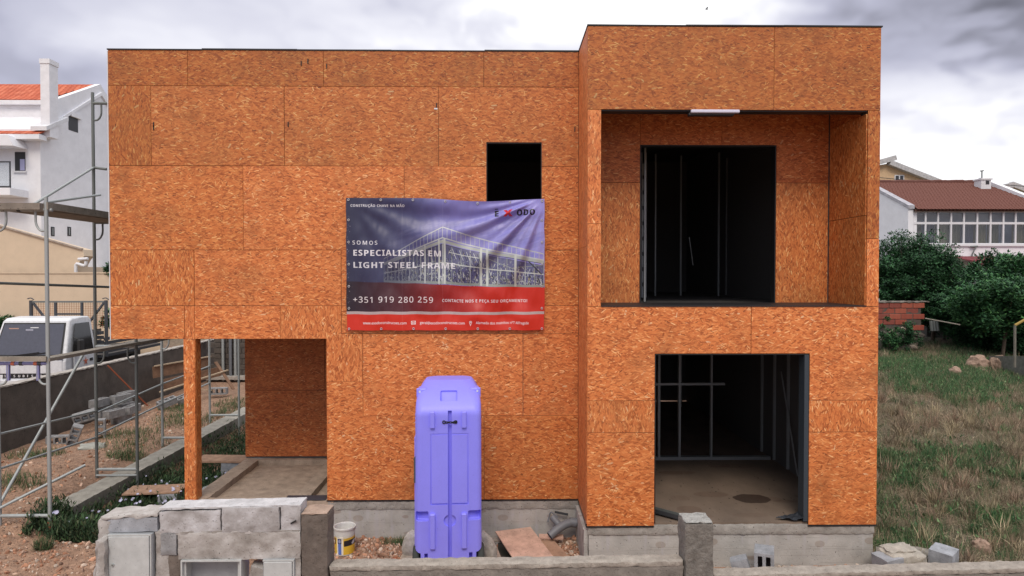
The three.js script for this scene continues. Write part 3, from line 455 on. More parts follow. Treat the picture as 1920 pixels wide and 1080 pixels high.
// ---------------------------------------------------------------- portable toilet in front of the house
{
  const t = thing('portable_toilet', 'tall violet blue plastic portable toilet seen from its back standing before the house', 'portable toilet', [-0.725, 0, -0.06], 0.06);
  const Hh = 2.56, ring = (y) => { // half width, front z, back z, corner radius
    const k = y / Hh, w = lerp(0.435, 0.428, k), cap = smooth(2.14, 2.56, y), e = Math.pow(clamp((y - 2.16) / 0.40), 2.2);
    return [w - 0.11 * Math.pow(clamp((y - 2.27) / 0.29), 2.4), 0.47 - 0.03 * k - 0.52 * e, -0.47, lerp(0.075, 0.17, cap)];
  };
  const SEG = 64, ys = []; for (let i = 0; i <= 40; i++) ys.push(i * 2.12 / 40 + 0.03); for (let i = 1; i <= 26; i++) ys.push(2.15 + 0.41 * Math.sin(i / 26 * Math.PI / 2));
  const pos = [], idx = [];
  const outline = (w, zf, zb, r) => { const o = []; for (let c4 = 0; c4 < 4; c4++) { const sx = c4 === 0 || c4 === 3 ? 1 : -1, sz = c4 < 2 ? 1 : -1; const cx = sx * (w - r), cz = sz > 0 ? zf - r : zb + r; for (let i = 0; i < SEG / 4; i++) { const a = c4 * Math.PI / 2 + i / (SEG / 4 - 1) * Math.PI / 2; o.push([cx + r * Math.cos(a), cz + r * Math.sin(a)]); } } return o; };
  for (const y of ys) for (const [x, z] of outline(...ring(y))) pos.push(x, y, z);
  for (let j = 0; j < ys.length - 1; j++) for (let i = 0; i < SEG; i++) { const a = j * SEG + i, b = j * SEG + (i + 1) % SEG; idx.push(a, a + SEG, b, b, a + SEG, b + SEG); }
  const cap = (j, up) => { const k = pos.length / 3; let mz = 0; for (let i = 0; i < SEG; i++) mz += pos[(j * SEG + i) * 3 + 2] / SEG; pos.push(0, ys[j], mz); for (let i = 0; i < SEG; i++) { const a = j * SEG + i, b = j * SEG + (i + 1) % SEG; up ? idx.push(a, k, b) : idx.push(b, k, a); } };
  cap(0, false); cap(ys.length - 1, true);
  let g = new THREE.BufferGeometry(); g.setAttribute('position', new THREE.Float32BufferAttribute(pos, 3)); g.setIndex(idx); g.computeVertexNormals(); g.setAttribute('uv', new THREE.Float32BufferAttribute(new Float32Array(pos.length / 3 * 2), 2));
  const ev = new Evaluator(); ev.attributes = ['position', 'normal', 'uv']; ev.useGroups = false;
  let body = new Brush(g); body.updateMatrixWorld();
  const cut = (cg, x, y, z, rx = 0, ry = 0) => { const b = new Brush(cg); b.position.set(x, y, z); b.rotation.set(rx, ry, 0); b.updateMatrixWorld(); body = ev.evaluate(body, b, SUBTRACTION); body.updateMatrixWorld(); };
  cut(new THREE.BoxGeometry(0.05, 2.35, 0.17), 0.02, 1.06, 0.474); // centre channel
  cut(new RoundedBoxGeometry(0.225, 0.17, 0.26, 2, 0.02), 0.005, 2.42, 0.31, -0.4); // pocket in the sloping top
  for (const s of [-1, 1]) { cut(new RoundedBoxGeometry(0.17, 0.13, 0.16, 2, 0.02), s * 0.345, 0.865, 0.46, 0, s * 0.25); cut(new THREE.BoxGeometry(0.045, 0.20, 0.2), s * 0.29, 0.28, 0.46); cut(new THREE.CylinderGeometry(0.235, 0.235, 0.16, 28).rotateZ(Math.PI / 2), s * 0.44, 0.22, 0.30); }
  cut(new THREE.CylinderGeometry(0.075, 0.085, 0.09, 28).rotateX(Math.PI / 2), 0.02, 0.80, 0.475); // round recess
  const gr = (x0, y0, x1, y1) => cut(new THREE.BoxGeometry(Math.abs(x1 - x0) + 0.018, Math.abs(y1 - y0) + 0.018, 0.06), (x0 + x1) / 2, (y0 + y1) / 2, 0.471);
  gr(-0.225, 1.02, -0.225, 1.93); gr(0.255, 1.02, 0.255, 1.93); gr(-0.225, 1.93, 0.255, 1.93); gr(-0.225, 1.02, 0.255, 1.02);
  const plas = new THREE.MeshPhysicalMaterial({ color: rgb(0.285, 0.275, 1.0), roughness: 0.45, map: tex(mottle(71, { freq: 3, spots: 40, lo: 0.9, spot: [0.4, 1] })) });
  mesh('body', uvm(body.geometry, 1.5), plas, t);
  for (const s of [-1, 1]) {
    const x = s < 0 ? -0.205 : 0.205; mesh('handle_rib', rbox(0.06, 0.215, 0.07, 0.012, 3).translate(x, 2.12, 0.45), plas, t); mesh('handle_rib', rbox(0.066, 0.46, 0.07, 0.014, 3).translate(x, 0.67, 0.47), plas, t);
    mesh('lifting_ear', [rbox(0.13, 0.10, 0.20, 0.03, 3).translate(s * 0.35, 2.435, 0.05), rbox(0.05, 0.13, 0.05, 0.015).translate(s * 0.405, 2.42, 0.13)], plas, t);
    mesh('bolt', new THREE.CylinderGeometry(0.014, 0.014, 0.02, 10).rotateX(Math.PI / 2).translate(s * 0.385, 2.44, 0.152), M.white, t);
    const wh = new THREE.Group(); wh.name = 'wheel'; wh.position.set(s * 0.425, 0.22, 0.30); t.add(wh);
    mesh('tyre', strip(new THREE.TorusGeometry(0.175, 0.045, 10, 28).rotateY(Math.PI / 2)), M.rubber, wh); mesh('rim', strip(new THREE.CylinderGeometry(0.14, 0.14, 0.05, 20).rotateZ(Math.PI / 2)), M.steelDark, wh);
  }
  { const ch = []; for (let i = 0; i < 5; i++) ch.push(new THREE.TorusGeometry(0.014, 0.0055, 6, 10).scale(1.5, 0.9, 1).rotateX(i % 2 ? 1.3 : 0.2).translate(-0.02 + i * 0.024, 2.085 + (i % 2) * 0.004, 0.452)); for (const x of [-0.055, 0.095]) ch.push(new THREE.TorusGeometry(0.018, 0.007, 6, 12).translate(x, 2.09, 0.455)); mesh('chain', ch, M.black, t); }
  mesh('side_vent', [0, 1, 2, 3, 4].map((i) => rbox(0.02, 0.03, 0.3, 0.006).translate(-0.432, 1.95 + i * 0.05, 0.1)), plas, t); mesh('side_door', rbox(0.03, 1.75, 0.62, 0.02, 3).translate(-0.432, 1.0, 0.02), plas, t); mesh('door_seal', rbox(0.034, 0.34, 0.05, 0.012).translate(-0.434, 1.45, 0.36), std({ color: rgb(0.06, 0.08, 0.11) }), t);
}

// ---------------------------------------------------------------- front boundary: block wall with meter boxes, piers, low walls
const ZW = 3.65;
{
  const w = thing('block_wall', 'rough mortared pale concrete block wall with meter boxes in it in the left foreground', 'wall', [0, 0, ZW]);
  // front face of each block at z = 0 ; (x0, x1, y0, y1, material, thickness, seed)
  const B = (x0, x1, y0, y1, m, dz = 0.2, seed = 1, amp = 0.011, zf = 0) => { const o = mesh('block', rough(x1 - x0 - 0.004, y1 - y0 - 0.001, dz, amp * 0.45, 0.028, seed, 0.9, 0.7), m, w, [(x0 + x1) / 2, (y0 + y1) / 2, zf - dz / 2]); return o; };
  B(-2.81, -2.305, 1.885, 2.068, M.blockPale, 0.205, 1, 0.012).rotation.z = 0.018; B(-2.30, -1.825, 1.89, 2.098, M.blockPale, 0.2, 2, 0.010, 0.004).rotation.z = 0.01; B(-1.82, -1.652, 1.89, 2.102, M.blockPale, 0.2, 3, 0.010, -0.004);
  B(-3.235, -2.825, 1.892, 2.01, M.blockNew, 0.2, 4, 0.006, -0.006).rotation.z = 0.02;
  mesh('mortar_bed', rough(0.47, 0.04, 0.225, 0.009, 0.025, 21, 0.9), M.mortar, w, [-3.06, 2.02, -0.115], [0, 0, 0.05]);
  mesh('mortar_bed', rough(0.12, 0.62, 0.22, 0.013, 0.03, 22, 0.9), M.mortar, w, [-3.285, 1.70, -0.11], [0, 0, -0.09]); mesh('mortar_bed', rough(0.075, 0.5, 0.16, 0.011, 0.03, 23, 0.9), M.mortar, w, [-3.238, 1.62, 0.02]);
  mesh('mortar_bed', rough(0.14, 1.25, 0.215, 0.007, 0.03, 24, 0.9), M.mortar, w, [-2.785, 1.28, -0.115]); mesh('mortar_bed', rough(0.13, 0.7, 0.24, 0.014, 0.03, 25, 0.9), M.mortar, w, [-3.32, 1.10, -0.11]);
  B(-2.80, -2.665, 1.70, 1.885, M.block, 0.2, 5, 0.012, 0.006); mesh('mortar_smear', rough(1.0, 0.225, 0.2, 0.0055, 0.022, 6, 0.9, 0.6), M.mortar, w, [-2.156, 1.779, -0.095]);
  mesh('mortar_joint', rough(0.98, 0.03, 0.19, 0.004, 0.03, 33, 0.9), M.mortar, w, [-2.15, 1.890, -0.091], [0, 0, 0.006]); mesh('mortar_joint', rough(0.16, 0.035, 0.19, 0.004, 0.03, 34, 0.9), M.mortar, w, [-2.73, 1.885, -0.095]);
  B(-2.74, -2.635, 1.20, 1.70, M.pier, 0.2, 8, 0.014, 0.0); B(-2.12, -1.985, 1.1, 1.60, M.mortar, 0.2, 9, 0.02, -0.01).rotation.z = -0.16;
  B(-1.73, -1.655, 1.0, 1.68, M.mortar, 0.2, 10, 0.012); B(-3.3, -1.66, 0.55, 1.0, M.mortar, 0.2, 11, 0.012);
  mesh('capping', rough(1.16, 0.02, 0.20, 0.003, 0.03, 31, 0.9), conc(0.62, 0.62, 0.64, 0.004), w, [-2.235, 2.094, -0.104], [0, 0, 0.020]);
  mesh('crack', bar([-1.735, 1.96, 0.004], [-1.69, 1.985, 0.006], 0.008, 0.012), M.black, w);
  const p = thing('brown_pier', 'brown concrete pier with a pale pinkish top at the right end of the block wall', 'pier', [-1.54, 0, ZW]);
  mesh('shaft', rough(0.222, 1.9, 0.235, 0.006, 0.03, 41, 0.7), M.pier, p, [0, 1.085, -0.10]); mesh('top', rough(0.218, 0.012, 0.23, 0.004, 0.03, 42, 0.7), M.pierTop, p, [0, 2.042, -0.10]);
  const q = thing('grey_pier', 'weathered grey concrete pier standing in the low wall before the garage opening', 'pier', [1.633, 0, ZW]);
  mesh('shaft', rough(0.24, 1.6, 0.24, 0.006, 0.03, 43, 0.5), M.mossConc, q, [0, 1.148, -0.10]); mesh('top', rough(0.236, 0.014, 0.236, 0.006, 0.025, 44, 0.5), conc(0.42, 0.42, 0.40, 0.02), q, [0, 1.953, -0.10]);
  const lw = (name, label, x0, x1, ya, yb, seed) => { const t = thing(name, label, 'wall', [(x0 + x1) / 2, (ya + yb) / 2, ZW], 0); t.rotation.z = Math.atan2(yb - ya, x1 - x0); const L = x1 - x0; mesh('wall_body', rough(L, 1.2, 0.15, 0.008, 0.05, seed, 0.9), M.oldConc, t, [0, -0.636, -0.075]); mesh('coping', rough(L, 0.045, 0.156, 0.005, 0.03, seed + 1, 0.7), M.copingConc, t, [0, -0.0225, -0.075]); };
  lw('low_wall', 'low weathered concrete wall running between the brown pier and the grey pier', -1.427, 1.51, 1.602, 1.628, 51);
  lw('low_wall', 'low weathered concrete wall running from the grey pier to the right edge', 1.757, 6.4, 1.508, 1.587, 53);
  // meter boxes
  const mb = (label, x0, x1, y0, y1, open) => {
    const t = thing('meter_box', label, 'meter box', [(x0 + x1) / 2, (y0 + y1) / 2, ZW + 0.012]); const W = x1 - x0, H = y1 - y0;
    if (!open) { mesh('frame', [box2(-W / 2, -H / 2, -0.16, W / 2, H / 2, 0.004)], M.metalIn, t); mesh('door', rbox(W - 0.028, H - 0.03, 0.022, 0.006, 3).translate(-0.004, 0, 0.014), M.metalWhite, t); mesh('frame_edge', [box2(W / 2 - 0.012, -H / 2, 0.004, W / 2 - 0.003, H / 2, 0.02), box2(-W / 2 + 0.002, H / 2 - 0.012, 0.005, W / 2 - 0.004, H / 2 - 0.002, 0.021)], M.metalWhite, t); }
    else { const e = 0.012; mesh('back', box2(-W / 2 + e, -H / 2 + e, -0.17, W / 2 - e, H / 2 - e, -0.16), M.metalIn, t); mesh('case', [box2(-W / 2, -H / 2, -0.17, -W / 2 + e, H / 2, 0.012), box2(W / 2 - e, -H / 2, -0.17, W / 2, H / 2, 0.012), box2(-W / 2 + e, H / 2 - e, -0.17, W / 2 - e, H / 2, 0.012), box2(-W / 2 + e, -H / 2, -0.17, W / 2 - e, -H / 2 + e, 0.012)], M.metalWhite, t); mesh('lip', box2(W / 2 - 0.04, -H / 2 + e, -0.03, W / 2 - e - 0.001, H / 2 - e, -0.022), M.metalWhite, t); mesh('lip', box2(-W / 2 + e + 0.001, -H / 2 + e, -0.03, -W / 2 + 0.03, H / 2 - e, -0.022), M.metalWhite, t); }
    return t;
  };
  const t = mb('tall closed grey metal meter box with a small round lock', -3.215, -2.858, 1.25, 1.888);
  const lk = mesh('lock', strip(new THREE.CylinderGeometry(0.011, 0.011, 0.014, 16).rotateX(Math.PI / 2)), M.galv, t, [-0.13, 0.075, 0.03]); mesh('keyhole', strip(new THREE.CylinderGeometry(0.004, 0.004, 0.006, 10).rotateX(Math.PI / 2)), M.black, lk, [0, 0, 0.006]);
  mb('wide open grey metal meter box without a door', -2.627, -2.135, 1.2, 1.668, true);
  mb('small closed grey metal meter box next to the brown pier', -1.958, -1.70, 1.28, 1.672);
}

// ---------------------------------------------------------------- yard before the house
const hb = (label, g, m, pos, rot, group) => tag(mesh('hollow_block', g, m, null, pos, rot), label, 'block', group);
{
  const b = thing('paint_bucket', 'used white plastic paint bucket with a yellow and blue label on the gravel', 'bucket', [-2.265, 0.0, -0.56], 0.15);
  const prof = [[0.128, 0.0], [0.134, 0.006], [0.148, 0.36], [0.158, 0.362], [0.16, 0.39], [0.153, 0.395], [0.146, 0.388], [0.142, 0.36], [0.128, 0.02], [0.0, 0.02]].map((q) => new THREE.Vector2(...q));
  mesh('pail', uvm(new THREE.LatheGeometry(prof, 40), 0.6), std({ color: rgb(0.66, 0.66, 0.64), roughness: 0.5, map: fineTex }), b);
  const c = canvas(1024, 256), x = c.getContext('2d'); x.fillStyle = '#d9b23a'; x.fillRect(0, 0, 1024, 256); x.fillStyle = '#c9c4b6'; x.fillRect(0, 0, 1024, 20);
  for (const o of [0, 512]) { x.fillStyle = '#e3ddcf'; x.fillRect(o + 20, 0, 120, 256); x.fillStyle = '#5b74b8'; x.fillRect(o + 46, 100, 62, 156); x.fillStyle = '#2a3350'; x.fillRect(o + 40, 30, 70, 70); x.fillStyle = '#8d93b5'; x.beginPath(); x.arc(o + 76, 66, 26, 0, 7); x.fill(); x.fillStyle = '#23222b'; x.beginPath(); x.moveTo(o + 150, 60); x.lineTo(o + 500, 30); x.lineTo(o + 500, 120); x.lineTo(o + 150, 140); x.fill(); x.fillStyle = '#b9bdc4'; x.beginPath(); x.ellipse(o + 330, 90, 50, 26, -0.5, 0, 7); x.fill(); }
  mesh('printed_label', new THREE.CylinderGeometry(0.1455, 0.1375, 0.26, 40, 1, true).rotateY(2.2).translate(0, 0.15, 0), std({ map: tex(c), roughness: 0.5 }), b);
  mesh('contents', new THREE.CylinderGeometry(0.135, 0.13, 0.02, 24).translate(0, 0.20, 0), M.paleTop, b); mesh('wire_handle', curveTube([[-0.158, 0.36, 0], [-0.12, 0.30, 0.12], [0, 0.26, 0.168], [0.12, 0.30, 0.12], [0.158, 0.36, 0]], 0.0025), M.galv, b);
  // boards over the pit
  const bd = (name, label, w, th, l, m, pos, rot) => { const o = mesh(name, uvm(new RoundedBoxGeometry(w, th, l, 1, 0.003), 1.3, R() * 3, R() * 3), m); o.position.set(...pos); o.rotation.set(...rot); return tag(o, label, 'board'); };
  bd('plywood_sheet', 'large stained pinkish plywood sheet lying tilted against the plinth', 0.56, 0.021, 1.3, M.plyPink, [0.36, 0.10, -0.38], [0.09, 0.30, -0.02]);
  bd('plywood_offcut', 'narrow brown plywood offcut to the right of the large pinkish sheet', 0.27, 0.02, 0.95, M.ply, [0.78, 0.045, -0.32], [0.07, 0.34, 0]);
  bd('short_board', 'short pale board lying crosswise behind the plywood offcut', 0.36, 0.03, 0.12, M.plyPink, [0.73, 0.12, -0.80], [0.1, -0.05, 0]);
  bd('grey_board', 'greyish board lying between the toilet and the dark pit', 0.24, 0.03, 0.75, conc(0.46, 0.37, 0.30, 0.003), [-0.13, 0.02, -0.26], [0.05, 0.18, 0]);
  bd('pale_board', 'pale weathered plank lying along the foot of the plinth', 0.5, 0.025, 0.10, conc(0.46, 0.40, 0.35, 0.003), [-0.02, 0.05, -0.88], [0.1, 0.08, 0]);
  const pit = thing('pit_frame', 'dark open inspection pit beside the pinkish plywood sheet', 'pit', [0.10, 0, -0.3]);
  mesh('pit_dark_sheet', box2(-0.16, 0.025, -0.5, 0.36, 0.035, 0.6), std({ color: rgb(0.012, 0.016, 0.013), roughness: 0.3 }), pit); mesh('rim', [box2(-0.2, -0.02, -0.54, 0.4, 0.03, -0.5), box2(0.36, -0.02, -0.5, 0.4, 0.032, 0.6)], M.mortar, pit);  // pit opening is a flat near-black sheet just above the ground
  // drain pipe
  const d = thing('drain_pipe', 'broken grey plastic drain pipe sticking out of the corner of the plinth', 'pipe');
  { const o = new THREE.CatmullRomCurve3([[1.12, 0.315, -0.86], [0.98, 0.31, -0.82], [0.84, 0.26, -0.76], [0.70, 0.17, -0.70]].map(V)); mesh('pipe', [strip(new THREE.TubeGeometry(o, 24, 0.062, 18, false)), strip(new THREE.TubeGeometry(o, 24, 0.054, 18, false))], std({ color: rgb(0.15, 0.16, 0.18), roughness: 0.5, side: THREE.DoubleSide }), d); mesh('socket', strip(new THREE.CylinderGeometry(0.07, 0.07, 0.1, 20, 1, true).rotateZ(Math.PI / 2 - 0.1).translate(1.06, 0.315, -0.845)), M.pvc, d); mesh('branch', [tube([0.86, 0.27, -0.85], [0.76, 0.36, -0.95], 0.05, 14), curveTube([[0.84, 0.36, -0.94], [0.74, 0.43, -0.96], [0.71, 0.35, -0.97], [0.69, 0.28, -0.95]], 0.012)], M.pvc, d); mesh('bracket', [bar([0.80, 0.42, -1.0], [1.0, 0.38, -1.0], 0.02, 0.03)], M.steelDark, d); }
  // stones and blocks
  const sl = tag(mesh('stone_slab', stone(0.18, 0.8, 1.15, 0.5, 3, 0.14), conc(0.5, 0.47, 0.43, 0.006)), 'pale rounded stone leaning on the left side of the toilet', 'stone'); sl.position.set(-1.24, 0.27, -0.15); sl.rotation.set(0.1, 0.2, -0.12);
  const sl2 = tag(mesh('stone_slab', stone(0.20, 0.62, 1.25, 0.45, 5, 0.14), conc(0.46, 0.42, 0.38, 0.006)), 'pale pointed stone leaning on the right side of the toilet', 'stone'); sl2.position.set(-0.22, 0.26, -0.12); sl2.rotation.set(0.1, -0.3, 0.45);
  const pb = (label, w, h, dd, pos, ry) => tag(mesh('paving_block', rough(w, h, dd, 0.008, 0.05, R() * 9, 0.8), M.rubble, null, pos, [0, ry, 0]), label, 'block');
  pb('pinkish concrete block under the stone left of the toilet', 0.28, 0.14, 0.5, [-1.25, 0.07, -0.1], 0.05); pb('grey concrete block under the stone right of the toilet', 0.26, 0.14, 0.4, [-0.24, 0.07, 0.02], -0.1);
  const tr = thing('trowel', 'rusty trowel lying on the gravel left of the toilet', 'tool', [-1.52, 0.03, -0.22], 0.5); mesh('blade', new THREE.CylinderGeometry(0.09, 0.09, 0.008, 3).scale(1, 1, 1.4), M.rust, tr); mesh('tool_handle', tube([-0.06, 0.02, -0.1], [-0.16, 0.05, -0.24], 0.014), M.timber, tr);

  // hollow blocks right of the grey pier
  const h2 = hollow(0.235, 0.46, 0.36, 2, 0.036);
  hb('upright grey hollow block with two dark slots behind the low wall', merge([h2, box2(-0.11, -0.22, -0.176, 0.11, 0.22, -0.15)]), M.blockNew, [3.44, 0.175, 0.42], [-0.04, -0.38, 0]);
  tag(mesh('tilted_block', rough(0.22, 0.40, 0.2, 0.004, 0.05, 3.3, 0.8), M.blockNew, null, [3.16, 0.10, 0.42], [0.0, -0.3, 0.32]), 'smaller grey block leaning tilted on the upright hollow block', 'block');
  tag(mesh('broken_block', [rough(0.52, 0.22, 0.36, 0.016, 0.045, 6.1, 0.8), rough(0.40, 0.05, 0.26, 0.014, 0.04, 6.6, 0.8).translate(-0.03, 0.12, -0.03)], conc(0.50, 0.46, 0.40, 0.012), null, [5.36, 0.20, 0.22], [0.05, 0.12, 0]), 'large broken beige concrete block at the right corner of the house', 'block');
  tag(mesh('grey_block', rough(0.26, 0.24, 0.3, 0.004, 0.06, 7.2, 0.8), M.blockNew, null, [5.13, 0.16, 0.32], [0, 0.2, 0.1]), 'small bluish grey block tucked left of the large broken block', 'block');
  tag(mesh('grey_block', rough(0.29, 0.25, 0.29, 0.004, 0.06, 8.2, 0.8), M.blockNew, null, [5.94, 0.20, 0.22], [0.08, 0.72, 0.03]), 'square bluish grey block turned edgewise, farthest right along the low wall', 'block');
  tag(mesh('flat_stone', stone(0.24, 1.1, 0.22, 0.8, 9, 0.16), conc(0.34, 0.31, 0.27), null, [5.78, 0.12, -0.15]), 'flat grey stone lying in the grass between the two larger blocks', 'stone');
  // steel profile and membrane scrap on the garage floor
  const sp = thing('steel_profile', 'dark steel channel lying on the garage floor left of the stain', 'steel channel', [2.27, 0.63, -0.30], -0.75); mesh('web', box(0.62, 0.01, 0.09, 0, 0, 0), M.steelDark, sp); mesh('flange', box(0.62, 0.05, 0.006, 0, 0.03, 0.045), M.steelDark, sp); mesh('flange', box(0.62, 0.05, 0.006, 0, 0.03, -0.045), M.galvDark, sp);
  const ms = mesh('membrane_scrap', (() => { const g = new THREE.PlaneGeometry(0.42, 0.22, 16, 10).rotateX(-Math.PI / 2), p = g.attributes.position; for (let i = 0; i < p.count; i++) { const x = p.getX(i); p.setY(i, 0.02 + 0.03 * Math.abs(n2(x * 6, p.getZ(i) * 6)) + 0.05 * smooth(0.0, 0.2, x)); p.setZ(i, p.getZ(i) * smooth(-0.23, 0.05, x)); } g.computeVertexNormals(); return g; })(), std({ color: rgb(0.04, 0.045, 0.055), roughness: 0.4, side: THREE.DoubleSide }), null, [4.02, 0.605, -0.12]); tag(ms, 'crumpled dark membrane scrap at the right foot of the garage opening', 'scrap');
}

// ---------------------------------------------------------------- left side: scaffold, kerb beam, boundary wall, rubble
{
  const t = thing('scaffold', 'galvanised tube scaffold standing along the left side of the unfinished house', 'scaffold');
  const xr = -6.9, xl = -7.66, z0 = -1.21, bay = 2.5, r = 0.028, lv = [0.33, 2.66, 4.99, 7.22];
  const bracket = (x, y, z, s, m) => mesh('corner_bracket', curveTube([[x, y - 0.30, z], [x + s * 0.09, y - 0.29, z], [x + s * 0.15, y - 0.2, z], [x + s * 0.16, y, z]], 0.017, 16, 8), m, t);
  for (let i = 0; i < 4; i++) {
    const z = z0 - i * bay, top = i === 0 ? 5.18 : 7.42, m = i === 1 ? M.galvDark : M.galv, g0 = i === 0 ? 0.02 : groundY(xl, z);
    mesh('upright', tube([xr, i === 0 ? 0.2 : i === 1 ? 0.0 : groundY(xr, z), z], [xr, top, z], r), i ? m : M.galv, t);
    mesh('upright', tube([xl, g0, z], [xl, top, z], r), m, t);
    if (i === 0) mesh('screw_jack', tube([xr, -0.02, z], [xr, 0.24, z], 0.034), M.rust, t);
    for (const y of lv) { if (y > top) continue; const lil = i === 0 && y === 2.66; mesh('transom', tube([xl, y, z], [xr, y, z], r), lil ? M.lilac : i === 1 && y > 3 ? M.galvDark : M.galv, t); if (y > 1) { bracket(xr, y - 0.02, z, -1, m); bracket(xl, y - 0.02, z, 1, m); } }
    if (i < 2) mesh('base_plate', box2(xr - 0.08, i ? 0.0 : -0.04, z - 0.08, xr + 0.08, i ? 0.012 : -0.02, z + 0.08), M.rust, t);
  }
  for (const [x, y, mm] of [[-7.08, 2.66, M.redCoup], [-7.42, 2.66, M.redCoup], [-7.30, 2.66, M.steelDark], [-7.02, 2.66, M.steelDark], [-7.12, 4.99, M.galv], [-7.3, 4.99, M.steelDark], [-7.55, 4.99, M.galv]]) mesh('coupler', tube([x - 0.025, y, z0], [x + 0.025, y, z0], 0.034), mm, t);
  for (const x of [-7.5, -7.05]) mesh('plank_hook', box2(x - 0.02, 2.40, z0 - 0.02, x + 0.02, 2.64, z0 + 0.015), M.lilac, t);
  // guard rails running back
  const zi = (i) => z0 - i * bay; for (const [i, ya, yb] of [[0, 1.58, 1.44], [0, 1.05, 0.94], [1, 0.97, 1.10], [2, 1.10, 1.18], [1, 1.40, 1.55], [2, 1.55, 1.62]]) mesh('guard_rail', tube([xl, ya, zi(i)], [xl, yb, zi(i + 1)], 0.0185), M.galv, t);
  mesh('guard_rail', tube([xl - 0.1, 3.89, z0 + 0.1], [xr, 3.76, z0 - bay], 0.022), M.galvDark, t); mesh('guard_rail', tube([xr, 5.10, z0], [xl + 0.06, 5.52, z0 - bay - 0.1], 0.021), M.galv, t);
  mesh('brace', tube([-7.22, 4.99, z0], [xl, 6.02, z0 - bay], 0.022), M.galv, t); mesh('brace', tube([xl, 6.02, z0 - bay], [-7.42, 5.99, z0 - bay], 0.025), M.galvDark, t);
  mesh('brace', tube([xl - 0.12, 0.25, z0 + 0.05], [xl + 0.02, 2.62, z0 - bay + 0.35], 0.024), M.galv, t);
  mesh('brace', tube([xl - 0.05, 0.42, z0 + 0.12], at(160, 872, 11.2), 0.022), M.galv, t);
  mesh('brace_end', tube(at(98, 394, 10.5), at(38, 392, 10.46), 0.026), M.galv, t);
  mesh('transom', tube([xl, 0.22, z0 - bay + 0.02], [xr, 0.22, z0 - bay + 0.02], 0.02), M.galv, t);
  const plank = (label, x0, x1, y, za, zb, m, th = 0.045) => tag(mesh('scaffold_plank', uvm(new THREE.BoxGeometry(x1 - x0, th, za - zb).translate((x0 + x1) / 2, y, (za + zb) / 2), 1.6, R(), R()), m), label, 'plank');
  plank('wide scaffold deck at the upper level left of the facade', -7.64, -6.93, 5.035, z0 + 0.1, z0 - bay - 0.2, M.plankDark, 0.10); plank('weathered edge board beside the wide upper scaffold deck', -6.925, -6.86, 5.05, z0 + 0.02, z0 - bay - 0.25, M.plank, 0.11);
  plank('long weathered plank on the middle scaffold level nearest the house', -7.06, -6.86, 2.715, z0 + 0.02, z0 - bay - 0.1, M.plank, 0.05); tag(mesh('toe_board', uvm(new THREE.BoxGeometry(0.78, 0.075, 0.03).translate(-7.28, 2.735, z0 + 0.05), 1.6), M.plank), 'short weathered board across the end of the middle scaffold level', 'board'); plank('far weathered plank on the second bay of the middle scaffold level', -7.2, -6.88, 2.70, z0 - bay - 0.12, z0 - 2 * bay - 0.2, M.plank, 0.06);
}
